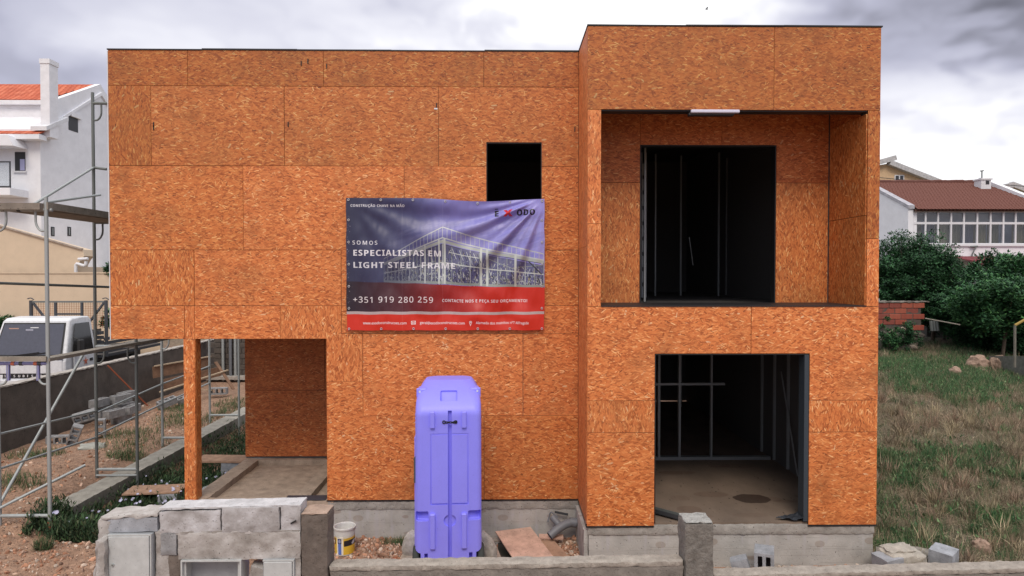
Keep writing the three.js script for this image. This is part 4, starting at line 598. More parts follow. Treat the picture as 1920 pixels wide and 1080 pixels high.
{
  const kb = mesh('concrete_kerb', rough(0.44, 0.5, 8.9, 0.008, 0.1, 61, 1.2), M.beam, null, [-7.26, -0.05, -6.05]); tag(kb, 'long pale concrete kerb beam on the ground running back under the scaffold', 'kerb');
  const bl = thing('plywood_board', 'brown plywood board resting on a grey block under the scaffold leg', 'board', [-6.32, 0.085, -3.25], 0.12); mesh('sheet', rbox(0.98, 0.03, 0.5, 0.004), M.ply, bl);
  tag(mesh('grey_block', rough(0.34, 0.36, 0.4, 0.004, 0.06, 5.5, 0.8), M.blockNew, null, [-6.0, -0.115, -3.2]), 'grey block holding up the plywood board near the porch post', 'block');
  const b2 = thing('plywood_board', 'brown plywood board on a grey block behind the porch post', 'board', [-5.75, 0.20, -4.9], -0.05); mesh('sheet', rbox(1.1, 0.04, 0.5, 0.004), M.ply, b2);
  tag(mesh('grey_block', rough(0.42, 0.42, 0.4, 0.004, 0.06, 5.9, 0.8), M.blockNew, null, [-5.52, -0.035, -4.85], [0, 0.1, 0]), 'grey block under the board behind the porch post', 'block');
  tag(mesh('grate', Array.from({ length: 7 }, (_, i) => box2(-0.22, -0.01, -0.2 + i * 0.06, 0.22, 0.01, -0.175 + i * 0.06)), M.galv, null, [-4.98, 0.36, -2.5], [0, 0.1, 0.3]), 'small galvanised grate leaning beside the porch kerb', 'grate');
  // boundary wall on the left and the block wall closing the yard
  const bw = thing('boundary_wall', 'long dark grey rendered boundary wall along the left side of the yard', 'wall', [-10.85, 0, 0]);
  mesh('wall_body', rough(0.2, 2.1, 21, 0.008, 0.2, 71, 2.4).translate(0, 0.52, -8.6), M.darkWall, bw); mesh('coping', rough(0.235, 0.05, 21, 0.01, 0.09, 72, 0.9).translate(0, 1.595, -8.6), M.paleTop, bw);
  const ew = thing('yard_end_wall', 'dark rough block wall with pipes closing the far end of the yard', 'wall', [-8.2, 0, -15.6]); 
  for (let j = 0; j < 12; j++) for (let i = 0; i < 8; i++) { const x = -2.2 + i * 0.505 + (j % 2) * 0.25; if (x > 2.1) continue; mesh('block', rough(0.495, 0.19, 0.2, 0.005, 0.1, i * 3.1 + j * 7.7, 0.9), M.darkWall, ew, [x, 0.28 + j * 0.2, rr(-0.008, 0.008)]); }
  mesh('ground_beam', rough(4.8, 0.14, 0.3, 0.01, 0.1, 73, 0.9).translate(0, 0.32, 0.2), M.paleTop, ew);
  for (const [x, w] of [[-1.82, 0.05], [-1.55, 0.055], [-1.38, 0.05]]) mesh('pipe', tube([x, 0.2, 0.22], [x, 2.7, 0.22], w), x === -1.55 ? M.pvc : M.galv, ew);
  mesh('cable_coil', new THREE.TorusGeometry(0.16, 0.03, 8, 20).translate(-1.5, 2.35, 0.28), std({ color: rgb(0.22, 0.24, 0.45) }), ew); mesh('cable_coil', new THREE.TorusGeometry(0.2, 0.025, 8, 20).translate(0.15, 2.62, 0.2), M.black, ew);
}
{ // rubble along the boundary wall
  const g3 = hollow(0.5, 0.2, 0.2, 3), gTop = hollow(0.5, 0.2, 0.2, 3).rotateX(Math.PI / 2);
  const put = (label, g, pos, rot = [0, 0, 0], m = M.block) => hb(label, g, m, pos.toArray ? pos.toArray() : pos, rot, 'hollow blocks heaped along the boundary wall');
  const b = onY(150, 800, 0.12), px = b.x, pz = b.z;
  const spots = [['upper hollow block of the heap, nearest, holes upward', [-10.35, 0.72, -8.4], [0, 1.45, 0], gTop], ['upper hollow block of the heap, second, holes upward', [-10.1, 0.73, -8.95], [0, 1.2, 0], gTop], ['upper hollow block of the heap, third, holes upward', [-10.28, 0.71, -9.55], [0, 1.4, 0], gTop],
    ['lower hollow block of the heap with holes upward, in front', [-9.95, 0.45, -8.35], [0, 1.3, 0], gTop], ['lower hollow block of the heap with holes upward, behind', [-9.85, 0.44, -9.0], [0, 1.5, 0.05], gTop],
    ['hollow block lying on its side with its holes to the front beside the scaffold pole', [-9.75, 0.34, -6.4], [0.2, 0.35, 1.15], g3], ['smooth tilted block on top of the heap by the first scaffold pole', [-10.05, 0.60, -7.3], [0.35, 0.5, 0.1], g3],
    ['upright block beside the tilted hollow block', [-9.45, 0.36, -6.9], [0, 0.4, Math.PI / 2], g3], ['hollow block lying flat at the foot of the heap', [-10.15, 0.22, -6.5], [0, 0.2, 0], g3], ['hollow block on the ground before the timber pile', [-9.6, 0.35, -10.4], [0.2, 0.9, 0.1], gTop], ['broken hollow block beside the timber pile', [-9.3, 0.34, -11.0], [0.3, 0.4, 0.2], gTop], ['grey block in front of the formwork timber', [-8.9, 0.36, -12.3], [0, 0.1, 0], g3]];
  for (const [l, p, r, g] of spots) put(l, g, p, r);
  for (const [l, p, r] of [['buried block in the lower row of the heap, left', [-10.3, 0.45, -8.5], [0, 1.45, 0]], ['buried block in the lower row of the heap, middle', [-10.2, 0.44, -9.3], [0, 1.4, 0]], ['buried block at the base of the heap', [-9.95, 0.24, -8.7], [0, 1.35, 0]]]) put(l, gTop, p, r);
  tag(mesh('flat_stone', rough(0.5, 0.12, 0.4, 0.03, 0.08, 4.4, 0.8), conc(0.42, 0.42, 0.38), null, [-9.05, 0.2, -5.9], [0.15, 0.4, -0.1]), 'flat grey stone lying in the weeds behind the second scaffold leg', 'stone');
  const tb = (label, a, b2, w, h, m) => tag(mesh('timber', bar(a, b2, w, h), m), label, 'timber');
  tb('brown formwork plank leaning on the boundary wall, topmost', [-10.4, 1.10, -11.2], [-9.5, 1.18, -13.0], 0.03, 0.34, M.timber); tb('brown formwork plank below the topmost one', [-10.2, 0.72, -11.3], [-9.2, 0.86, -13.2], 0.03, 0.3, M.timber); tb('pale batten along the top of the formwork planks', [-10.35, 1.29, -11.2], [-9.45, 1.37, -13.0], 0.05, 0.035, M.timberPale);
  tb('pale batten sloping over the heap towards the porch post', [-9.9, 0.62, -10.6], [-8.9, 0.92, -13.0], 0.06, 0.035, M.timberPale); tb('reddish board tilted down at the right end of the formwork', [-9.25, 1.2, -12.9], [-8.6, 0.35, -12.7], 0.12, 0.025, M.timber); tb('thin pale stick standing out of the formwork pile', [-10.0, 0.5, -10.9], [-10.3, 1.15, -11.6], 0.03, 0.03, M.timberPale);
  tb('dark iron bar leaning on the boundary wall', [-10.05, 0.3, -10.2], [-10.7, 1.55, -9.4], 0.035, 0.035, M.rust); tb('short pale lath on the debris behind the third scaffold leg', [-9.4, 0.55, -11.4], [-8.95, 0.45, -11.9], 0.05, 0.02, M.timberPale);
}

// ---------------------------------------------------------------- white flatbed truck beyond the boundary wall
{
  const t = thing('flatbed_truck', 'white flatbed truck with a dark load rack parked behind the boundary wall', 'truck', [-12.72, 0.8, -9.25], 0.02);
  const tr = std({ color: rgb(0.72, 0.74, 0.78), roughness: 0.35, map: fineTex });
  // cab: side outline (z back is negative, y) extruded over the width
  const W = 1.0, s = new THREE.Shape([[0.02, 0.35], [0.02, 0.86], [-0.02, 1.0], [-0.36, 1.92], [-0.46, 1.975], [-0.9, 2.0], [-1.22, 1.985], [-1.30, 1.92], [-1.36, 1.0], [-1.36, 0.35]].map((p) => new THREE.Vector2(...p)));
  const cab = new THREE.ExtrudeGeometry(s, { depth: 2 * W - 0.16, bevelEnabled: true, bevelSize: 0.05, bevelThickness: 0.08, bevelSegments: 4 }); cab.translate(0, 0, -W + 0.08); cab.rotateY(-Math.PI / 2);
  { const p = cab.attributes.position; for (let i = 0; i < p.count; i++) { const y = p.getY(i); p.setX(i, p.getX(i) * (1 - 0.11 * smooth(0.95, 2.05, y))); } cab.computeVertexNormals(); }
  mesh('cab_body', uvm(cab, 1), tr, t);
  const quad = (pts, th, m, name, par = t) => { const a = pts.map(V), n = a[1].clone().sub(a[0]).cross(a[3].clone().sub(a[0])).normalize().multiplyScalar(th); const g = new THREE.BufferGeometry(), f = a.map((q) => q.clone().add(n)), P = [...a, ...f]; g.setAttribute('position', new THREE.Float32BufferAttribute(P.flatMap((q) => q.toArray()), 3)); g.setIndex([4, 5, 6, 4, 6, 7, 0, 2, 1, 0, 3, 2, 0, 1, 5, 0, 5, 4, 1, 2, 6, 1, 6, 5, 2, 3, 7, 2, 7, 6, 3, 0, 4, 3, 4, 7]); const q2 = uvm(g.toNonIndexed ? g : g, 1); q2.computeVertexNormals(); return mesh(name, q2, m, par); };
  const glass = new THREE.MeshPhysicalMaterial({ color: rgb(0.085, 0.09, 0.12), roughness: 0.04, specularIntensity: 1, map: fineTex });
  const zf = (y) => lerp(0.05, -0.312, (y - 1.0) / 0.92) + 0.008;
  quad([[-0.90, 1.02, zf(1.02)], [0.90, 1.02, zf(1.02)], [0.82, 1.90, zf(1.90)], [-0.82, 1.90, zf(1.90)]], 0.012, M.black, 'windscreen_seal'); quad([[-0.86, 1.06, zf(1.06) + 0.006], [0.86, 1.06, zf(1.06) + 0.006], [0.79, 1.865, zf(1.865) + 0.006], [-0.79, 1.865, zf(1.865) + 0.006]], 0.012, glass, 'windscreen');
  quad([[-0.95, 0.92, 0.075], [0.95, 0.92, 0.075], [0.91, 1.03, 0.064], [-0.91, 1.03, 0.064]], 0.01, std({ color: rgb(0.06, 0.06, 0.10), roughness: 0.4 }), 'cowl');
  mesh('front_panel', rbox(1.86, 0.36, 0.05, 0.02, 3).translate(0, 0.74, 0.06), tr, t); mesh('grille', rbox(1.7, 0.12, 0.05, 0.012).translate(0, 0.50, 0.062), M.dark, t);
  { const c = canvas(1024, 96), x = c.getContext('2d'); x.fillStyle = '#141416'; x.fillRect(0, 0, 1024, 96); x.fillStyle = '#d8d8dc'; x.font = 'bold 84px sans-serif'; let q = 20; for (const k of 'MITSUBISHI') { x.fillText(k, q, 78); q += 100; } const p = new THREE.PlaneGeometry(1.2, 0.1).translate(-0.12, 0.505, 0.0905); mesh('lettering', p, std({ map: tex(c), roughness: 0.5 }), t); }
  for (const sx of [-1, 1]) {
    const y0 = 1.04, y1 = 1.87, xw = (y) => sx * (W + 0.052) * (1 - 0.11 * smooth(0.95, 2.05, y)) + sx * 0.004, d = mesh('door', rbox(0.02, 0.62, 0.98, 0.01).translate(sx * 1.052, 0.69, -0.72), tr, t);
    const pts = [[xw(y0), y0, -0.16], [xw(y0), y0, -1.16], [xw(y1), y1, -1.12], [xw(y1), y1, -0.46]]; quad(sx > 0 ? pts : pts.slice().reverse(), 0.012, new THREE.MeshPhysicalMaterial({ color: rgb(0.012, 0.013, 0.014), roughness: 0.1 }), 'side_window');
    mesh('door_handle', rbox(0.03, 0.08, 0.14, 0.008).translate(sx * 1.065, 0.82, -1.02), M.black, t);
    mesh('wing_mirror', [rbox(0.10, 0.36, 0.2, 0.03, 3).translate(sx * 1.2, 1.26, -0.30), tube([sx * 1.0, 1.5, -0.30], [sx * 1.2, 1.42, -0.3], 0.014), tube([sx * 1.02, 1.05, -0.2], [sx * 1.2, 1.1, -0.3], 0.014)], M.black, t);
    mesh('wiper', bar([sx * 0.12 - 0.25, 1.045, 0.075], [sx * 0.12 + 0.42, 1.13, 0.045], 0.018, 0.02), M.black, t); mesh('headlight', rbox(0.28, 0.16, 0.05, 0.03, 3).translate(sx * 0.76, 0.46, 0.075), M.frame, t);
    for (const wz of [-0.75, -3.7]) { const w = new THREE.Group(); w.name = 'wheel'; w.position.set(sx * 0.85, 0.34, wz); t.add(w); mesh('tyre', strip(new THREE.TorusGeometry(0.25, 0.09, 10, 24).rotateY(Math.PI / 2)), M.rubber, w); mesh('rim', strip(new THREE.CylinderGeometry(0.2, 0.2, 0.12, 20).rotateZ(Math.PI / 2)), M.galvDark, w); }
  }
  mesh('bumper', rbox(2.0, 0.18, 0.12, 0.03, 3).translate(0, 0.32, 0.08), tr, t);
  { const c = [0, 1, 2, 3, 4].map((i) => new THREE.ConeGeometry(0.05, 0.16, 5).rotateZ(i * 1.257).translate(-0.05 * Math.sin(i * 1.257), 0.05 * Math.cos(i * 1.257), 0)); mesh('door_emblem', merge(c).scale(1, 1, 0.15).rotateY(Math.PI / 2).translate(1.075, 0.80, -0.75), M.redCoup, t); }
  mesh('mirror_sticker', rbox(0.2, 0.07, 0.02, 0.008).translate(-0.1, 1.70, zf(1.70) + 0.012), std({ color: rgb(0.35, 0.36, 0.45) }), t); mesh('interior_mirror', rbox(0.22, 0.03, 0.02, 0.008).translate(0.02, 1.77, zf(1.77) + 0.012), M.frame, t); mesh('dash_sticker', rbox(0.26, 0.05, 0.01, 0.004).translate(-0.52, 1.74, zf(1.74) + 0.014), std({ color: rgb(0.5, 0.3, 0.24) }), t);
  // load bed, side boards and headboard rack
  mesh('chassis', box2(-0.45, 0.5, -5.0, 0.45, 0.7, -1.5), M.steelDark, t); mesh('load_bed', box2(-1.04, 0.78, -5.3, 1.04, 0.86, -1.62), M.steelDark, t);
  for (const sx of [-1, 1]) for (let k = 0; k < 4; k++) mesh('side_slat', box2(sx * 1.035 - 0.014, 0.90 + k * 0.125, -5.3, sx * 1.035 + 0.014, 0.99 + k * 0.125, -1.74), M.steelDark, t);
  for (let k = 0; k < 5; k++) mesh('headboard_slat', box2(-1.02, 0.9 + k * 0.14, -1.76, 1.02, 1.0 + k * 0.14, -1.73), M.steelDark, t);
  const ry = 2.42, zz = -1.78; for (const sx of [-1, 1]) { mesh('rack_post', bar([sx * 1.08, 0.8, zz], [sx * 1.08, ry + 0.04, zz], 0.07, 0.07), M.steelDark, t); mesh('rack_brace', bar([sx * 1.03, ry - 0.02, zz], [sx * 0.52, 1.72, zz], 0.06, 0.05), M.steelDark, t); mesh('rack_upright', bar([sx * 0.38, ry, zz], [sx * 0.38, 1.6, zz], 0.06, 0.05), M.steelDark, t); mesh('rack_cap', curveTube([[sx * 1.08 - 0.1, ry + 0.09, zz], [sx * 1.08, ry + 0.11, zz], [sx * 1.08 + 0.08, ry + 0.06, zz]], 0.016, 10, 6), M.steelDark, t); }
  mesh('rack_rail', bar([-1.04, ry, zz + 0.002], [1.04, ry, zz + 0.002], 0.05, 0.05), M.galvDark, t); mesh('rack_rail', bar([-0.36, ry - 0.36, zz + 0.004], [0.36, ry - 0.36, zz + 0.004], 0.06, 0.05), M.steelDark, t);
  { const g = []; for (let i = 0; i <= 30; i++) g.push(box(0.006, 0.8, 0.006, -1.02 + i * 0.068, ry - 0.4, zz - 0.03)); for (let i = 0; i <= 11; i++) g.push(box(2.04, 0.006, 0.006, 0, ry - i * 0.068, zz - 0.034)); stuff(mesh('wire_mesh', g, M.rust, t)); }
}

// ---------------------------------------------------------------- houses on the left
const tileMat = [std({ color: rgb(0.56, 0.13, 0.06), roughness: 0.85, map: fineTex }), std({ color: rgb(0.50, 0.11, 0.05), roughness: 0.85, map: fineTex }), std({ color: rgb(0.62, 0.17, 0.085), roughness: 0.85, map: fineTex })];
// roof tiles laid between an eave line (a -> b) and a ridge reached by vector up; one mesh per tile
const tileGeo = (w, l) => { const g = new THREE.CylinderGeometry(w * 0.42, w * 0.34, l * 1.12, 10, 1, true, -Math.PI / 2, Math.PI).rotateX(Math.PI / 2); const f = new THREE.BoxGeometry(w, 0.012, l * 1.08).translate(0, -0.012, 0); return merge([g, f]); };
const tileBoth = tileMat.map((m) => { const c = m.clone(); c.side = THREE.DoubleSide; return c; });
function tiles(parent, a, b, up, nx, ny, name = 'roof_tile', joined = false, mats = tileBoth) {
  a = V(a); b = V(b); up = V(up); const X = b.clone().sub(a), w = X.length() / nx, l = up.length() / ny, ex = X.clone().normalize(), ez = up.clone().normalize().negate(), ey = ez.clone().cross(ex); const g0 = tileGeo(w, l), list = [];
  for (let j = 0; j < ny; j++) for (let i = 0; i < nx; i++) {
    const p = a.clone().addScaledVector(ex, (i + 0.5) * w).addScaledVector(ez, -(j + 0.5) * l).addScaledVector(ey, 0.012 + 0.004 * R());
    const m = new THREE.Matrix4().makeBasis(ex, ey, ez).setPosition(p).multiply(new THREE.Matrix4().makeRotationX(0.10));
    if (joined) list.push(strip(g0.clone()).applyMatrix4(m)); else { const q = mesh(name, g0, pick(mats), parent); q.applyMatrix4(m); }
  }
  if (joined) stuff(mesh(name + 's', list, mats[0], parent));
}
const prism = (pts, z0, z1, s = 2) => uvm(new THREE.ExtrudeGeometry(new THREE.Shape(pts.map((p) => new THREE.Vector2(...p))), { depth: z0 - z1, bevelEnabled: false }).translate(0, 0, z1), s);
const prismX = (pts, x0, x1, s = 2) => { const g = new THREE.ExtrudeGeometry(new THREE.Shape(pts.map((p) => new THREE.Vector2(...p))), { depth: x1 - x0, bevelEnabled: false }); g.rotateY(-Math.PI / 2); g.translate(x1, 0, 0); return uvm(g, s); };
{
  const D = 27, t = thing('white_house', 'tall white house with orange tiled roof and a big chimney on the far left', 'house');
  const c0 = at(75, 242, D), xg = c0.x, zf = 9.25 - D, ye = c0.y; // near gable corner at the eave
  // gable wall in the plane x = xg : find depth of its peak from the picture
  const onX = (px, py) => { const v = ray(px, py); return v.multiplyScalar((xg - camera.position.x) / v.x).add(camera.position); };
  const pk = onX(188, 160), zp = pk.z, yp = pk.y, zb = 2 * zp - zf;
  mesh('wall', prismX([[zf, -1], [zf, ye], [zp, yp], [zb, ye], [zb, -1]], xg - 9, xg), M.whiteWall, t);
  const zc = zf - 1.0, yc = onX(107, 187).y;
  mesh('gable_parapet', prismX([[zf - 0.5, ye + 0.2], [zf - 0.5, yc], [zc, yc], [zp, yp + 0.05], [zb, ye], [zb, ye - 0.1], [zp, yp - 0.4]], xg - 0.25, xg + 0.002), M.whiteWall, t);
  { const ca = onX(76, 246), cb = onX(190, 178); mesh('gable_cornice', prismX([[ca.z, ca.y - 0.06], [ca.z, ca.y + 0.06], [zp, cb.y + 0.1], [zb, ye - 0.2], [zb, ye - 0.32], [zp, cb.y - 0.04]], xg + 0.003, xg + 0.07), M.whiteWall, t); }
  const roof = mesh('roof', prismX([[zc, yc - 0.06], [zp, yp - 0.04], [zp, yp - 0.2], [zc, yc - 0.2]], xg - 9, xg - 0.26), M.white, t);
  tiles(roof, [xg - 7.4, yc - 0.02, zc + 0.16], [xg - 0.3, yc - 0.02, zc + 0.16], [0, yp - yc + 0.02, zp - zc - 0.16], 34, 7);
  mesh('eave_gutter', box2(xg - 9, yc - 0.24, zc + 0.02, xg - 0.02, yc - 0.08, zc + 0.2), M.whiteWall, t);
  mesh('upper_wall', box2(xg - 9, ye - 0.9, zc - 0.2, xg - 0.26, yc - 0.2, zc), M.whiteWall, t);
  const l2 = at(68, 250, D - 0.6); mesh('lower_eave', box2(xg - 9, l2.y - 0.18, zf, l2.x, l2.y, zf + 0.45), M.whiteWall, t); const rf2 = mesh('lower_roof', box2(xg - 9, l2.y, zf - 0.6, l2.x - 0.05, l2.y + 0.03, zf + 0.4), M.white, t); tiles(rf2, [xg - 5, l2.y + 0.05, zf + 0.42], [l2.x - 0.05, l2.y + 0.05, zf + 0.42], [0, 0.3, -0.9], 22, 2);
  mesh('coping_kick', prismX([[zf + 0.25, ye - 0.1], [zf + 0.25, ye + 0.06], [zf - 1.1, ye + 0.72], [zf - 1.1, ye + 0.55]], xg - 0.2, xg + 0.42), M.white, t);
  // chimney
  const ca = at(75, 113, D), cb = at(92, 113, D), cg = mesh('chimney', box2(ca.x + 0.003, ye - 0.3, zf - 0.52, cb.x, ca.y - 0.12, zf + 0.004), M.whiteWall, t); mesh('chimney_cap', box2(ca.x - 0.02, ca.y - 0.12, zf - 0.55, cb.x + 0.03, ca.y + 0.06, zf + 0.03), M.whiteWall, cg);
  // windows
  const wA = at(28, 285, D), wB = at(48, 321, D), f1 = mesh('window', box2(wA.x, wB.y, zf + 0.004, wB.x, wA.y, zf + 0.012), M.dark, t); mesh('pane', box2(lerp(wA.x, wB.x, 0.5), wB.y + 0.03, zf + 0.014, wB.x - 0.02, wA.y - 0.28, zf + 0.02), std({ color: rgb(0.4, 0.4, 0.62), roughness: 0.2 }), f1); mesh('sill', box2(wA.x - 0.05, wB.y - 0.06, zf + 0.004, wB.x + 0.05, wB.y, zf + 0.08), M.white, f1);
  const gA = onX(128, 214), gB = onX(146, 249), gC = onX(128, 243), f2 = mesh('window', box2(xg + 0.002, gC.y, gB.z, xg + 0.012, gA.y, gA.z), M.dark, t); mesh('shutter_box', box2(xg + 0.004, gA.y - 0.06, gB.z - 0.15, xg + 0.10, gA.y + 0.12, gA.z - 0.1), M.whiteWall, f2);
  for (const [px, py] of [[98, 434], [129, 434]]) { const a = onX(px - 3, py - 9), b = onX(px + 4, py + 9); const f = mesh('window', box2(xg + 0.002, b.y, b.z, xg + 0.012, a.y, a.z), M.dark, t); mesh('pane', box2(xg + 0.013, b.y + 0.05, lerp(b.z, a.z, 0.4), xg + 0.018, a.y - 0.05, lerp(b.z, a.z, 0.6)), M.galv, f); }
  // balcony
  const bA = at(22, 355, D - 0.9), by = bA.y; mesh('balcony_slab', box2(xg - 6, by - 0.22, zf, bA.x, by + 0.05, zf + 1.0), M.whiteWall, t);
  const rl = mesh('balcony_railing', [box2(xg - 6, by + 1.0, zf + 0.93, bA.x, by + 1.05, zf + 0.98), box2(xg - 6, by + 0.05, zf + 0.93, bA.x, by + 0.12, zf + 0.99), box2(bA.x - 0.04, by + 0.1, zf + 0.93, bA.x, by + 1.0, zf + 0.97)], M.steelDark, t); mesh('glass_panel', box2(xg - 6, by + 0.13, zf + 0.945, bA.x - 0.05, by + 0.99, zf + 0.955), new THREE.MeshPhysicalMaterial({ color: rgb(0.85, 0.88, 0.9), transmission: 0.9, roughness: 0.2, thickness: 0 }), rl);
  mesh('balcony_door', box2(xg - 4.2, by + 0.05, zf + 0.004, at(-3, 300, D).x, by + 2.1, zf + 0.012), M.dark, t);
  const pA = at(25, 273, D - 0.8); mesh('balcony_roof', prism([[xg - 6, pA.y + 0.45], [pA.x - 0.2, pA.y + 0.4], [pA.x, pA.y], [xg - 6, pA.y + 0.1]], zf + 0.8, zf + 0.006), M.whiteWall, t);
}
{
  const D = 25, z = 9.25 - D, t = thing('cream_house', 'cream rendered low building with a sloping roofline and white downpipe on the left', 'house');
  const P = (px, py) => { const v = at(px, py, D); return [v.x, v.y]; };
  mesh('wall', prism([P(-120, 640), P(-120, 392), P(0, 424), P(155, 468), P(158, 480), P(152, 486), P(146, 497), P(146, 640)], z, z - 0.6), M.cream, t);
  mesh('side_wall', box2(P(140, 500)[0] - 8, -1, z - 6, P(140, 500)[0], P(140, 500)[1], z - 0.62), M.cream, t);
  const ed = (a, b, n) => mesh(n, bar([...P(...a), z + 0.02], [...P(...b), z + 0.02], 0.12, 0.05), conc(0.5, 0.42, 0.36), t); ed([-120, 391], [0, 423], 'verge'); ed([0, 423], [155, 467], 'verge');
  const g1 = P(150, 486), g2 = P(168, 485); mesh('gutter', tube([...g1, z + 0.1], [...g2, z + 0.1], 0.05), M.frame, t);
  mesh('downpipe', curveTube([[g2[0] - 0.05, g2[1] - 0.1, z + 0.12], [g2[0] - 0.1, g2[1] - 0.25, z + 0.12], [P(147, 495)[0], P(147, 495)[1], z + 0.12], [P(146, 505)[0], P(146, 505)[1], z + 0.12], [P(146, 560)[0], P(146, 560)[1], z + 0.12]], 0.055, 30, 10), M.frame, t);
  const w = thing('cream_wall', 'cream garden wall behind the flatbed truck', 'wall'); const q = at(250, 513, 24.4); mesh('wall_body', box2(q.x - 14, -0.6, 9.25 - 24.5, q.x + 1, q.y, 9.25 - 24.3, 2), M.cream, w); mesh('coping', box2(q.x - 14, q.y + 0.001, 9.25 - 24.53, q.x + 1, q.y + 0.05, 9.25 - 24.27), M.cream, w);
}

// ---------------------------------------------------------------- houses on the right
{
  const D = 30, zf = 9.25 - D, P = (px, py, d = D) => at(px, py, d);
  const t = thing('sunroom_house', 'white house on the right with a brown tiled roof and glazed windows', 'house');
  const xa = P(1711, 400).x, ye = P(1711, 392).y, xb = 24.2, dr = 34.3, rz = 9.25 - dr, yr = P(1740, 343, dr).y, yb = P(1800, 458).y, yt = P(1800, 396).y;
  mesh('wall', [box2(xa, -1, zf - 8, xb, yb, zf - 0.002), box2(xa, yb, zf - 8, xa + 0.2, yt, zf - 0.002), box2(xb - 0.2, yb, zf - 8, xb, yt, zf - 0.002), box2(xa + 0.2, yb, zf - 8, xb - 0.2, yt, zf - 1.4)], M.whiteWall, t);
  mesh('gable', prismX([[zf + 0.05, yt - 2], [zf + 0.05, ye + 0.12], [rz, yr + 0.22], [zf - 8, yr - 1], [zf - 8, yt - 2]], xa - 0.22, xa - 0.001), M.whiteWall, t); mesh('gable_edge', prismX([[zf + 0.12, ye + 0.0], [zf + 0.12, ye + 0.16], [rz, yr + 0.27], [rz, yr + 0.12]], xa - 0.26, xa + 0.02), conc(0.5, 0.5, 0.55), t);
  mesh('gable', prismX([[zf + 0.05, yt], [zf + 0.05, ye + 0.2], [rz, yr + 0.28], [zf - 8, yr - 1], [zf - 8, yt]], xb + 0.001, xb + 0.24), M.whiteWall, t);
  mesh('eave_beam', box2(xa, yt, zf - 0.2, xb, ye - 0.06, zf + 0.02), M.frame, t);
  const roof = mesh('roof', prismX([[zf + 0.2, ye - 0.04], [rz, yr], [zf - 8, yr - 1.2], [zf - 8, yr - 1.4], [rz, yr - 0.12], [zf + 0.2, ye - 0.12]], xa, xb), conc(0.08, 0.035, 0.025), t);
  const brown = [std({ color: rgb(0.15, 0.052, 0.036), roughness: 0.9, map: fineTex, side: THREE.DoubleSide })];
  const brownB = [std({ color: rgb(0.12, 0.045, 0.034), roughness: 0.9, map: fineTex, side: THREE.DoubleSide })];
  tiles(roof, [xa + 0.05, ye + 0.0, zf + 0.28], [xb, ye + 0.0, zf + 0.28], [0, yr - ye + 0.04, rz - zf - 0.28], 38, 13, 'roof_tile', true, brown); 
  { const g = []; for (let i = 0; i < 22; i++) g.push(new THREE.CylinderGeometry(0.11, 0.12, 0.34, 8).rotateZ(Math.PI / 2).translate(xa + 0.15 + i * 0.285, yr + 0.04 + rr(-0.015, 0.015), rz)); stuff(mesh('ridge_tiles', g, brownB[0], roof)); }
  // window band, nine bays seen, each with an upper and a lower light
  const edges = [1711, 1735, 1758.5, 1783, 1807, 1832, 1857, 1881, 1904, 1929, 1953].map((p) => P(p, 430).x), ym = P(1800, 418.5).y, curt = [std({ color: rgb(0.13, 0.12, 0.08), map: fineTex }), std({ color: rgb(0.10, 0.10, 0.12), map: fineTex }), std({ color: rgb(0.17, 0.155, 0.10), map: fineTex })];
  const wg = new THREE.MeshPhysicalMaterial({ color: rgb(0.9, 0.92, 0.94), transmission: 1, roughness: 0.03, thickness: 0 });
  for (let i = 0; i < 10; i++) {
    const a = edges[i], b = edges[i + 1], f = mesh('window', [box2(a - 0.035, yb, zf - 0.06, a + 0.035, yt, zf + 0.025), box2(a + 0.035, ym - 0.05, zf - 0.055, b - 0.035, ym + 0.05, zf + 0.02), box2(a + 0.035, yt - 0.05, zf - 0.055, b - 0.035, yt, zf + 0.018), box2(a + 0.035, yb, zf - 0.055, b - 0.035, yb + 0.05, zf + 0.02)], M.frame, t);
    mesh('pane', box2(a + 0.035, yb + 0.05, zf - 0.03, b - 0.035, ym - 0.05, zf - 0.025), wg, f); mesh('pane', box2(a + 0.035, ym + 0.05, zf - 0.03, b - 0.035, yt - 0.05, zf - 0.025), wg, f);
    if (i !== 7) { const n = 7, g = new THREE.PlaneGeometry(b - a, ym - yb, n * 4, 1), p = g.attributes.position; for (let k = 0; k < p.count; k++) p.setZ(k, 0.03 * Math.sin(p.getX(k) * 40 + i)); g.computeVertexNormals(); g.translate((a + b) / 2, (yb + ym) / 2, zf - 0.25); const m = curt[i % 3].clone(); m.side = THREE.DoubleSide; mesh('curtain', uvm(g, 1), m, f); }
  }
  mesh('sill', box2(xa, yb - 0.09, zf - 0.02, xb, yb - 0.002, zf + 0.08), M.frame, t);
  const ca = P(1840, 335, 33), cb = P(1858.5, 335, 33), cy = P(1850, 337, 33).y, cg = mesh('chimney', box2(ca.x, cy - 1.3, 9.25 - 33.5, cb.x, cy, 9.25 - 33), M.white, t); mesh('chimney_cap', box2(ca.x - 0.04, cy + 0.001, -24.29, cb.x + 0.04, cy + 0.07, -23.7), M.white, cg); mesh('vent', box2(lerp(ca.x, cb.x, 0.45), cy - 0.22, -23.748, lerp(ca.x, cb.x, 0.8), cy - 0.05, -23.735), M.dark, cg); mesh('flue', [tube([lerp(ca.x, cb.x, 0.42), cy + 0.05, -24], [lerp(ca.x, cb.x, 0.42), cy + 0.45, -24], 0.03), tube([lerp(ca.x, cb.x, 0.42) - 0.08, cy + 0.46, -24], [lerp(ca.x, cb.x, 0.42) + 0.08, cy + 0.48, -24], 0.03)], M.galvDark, cg);
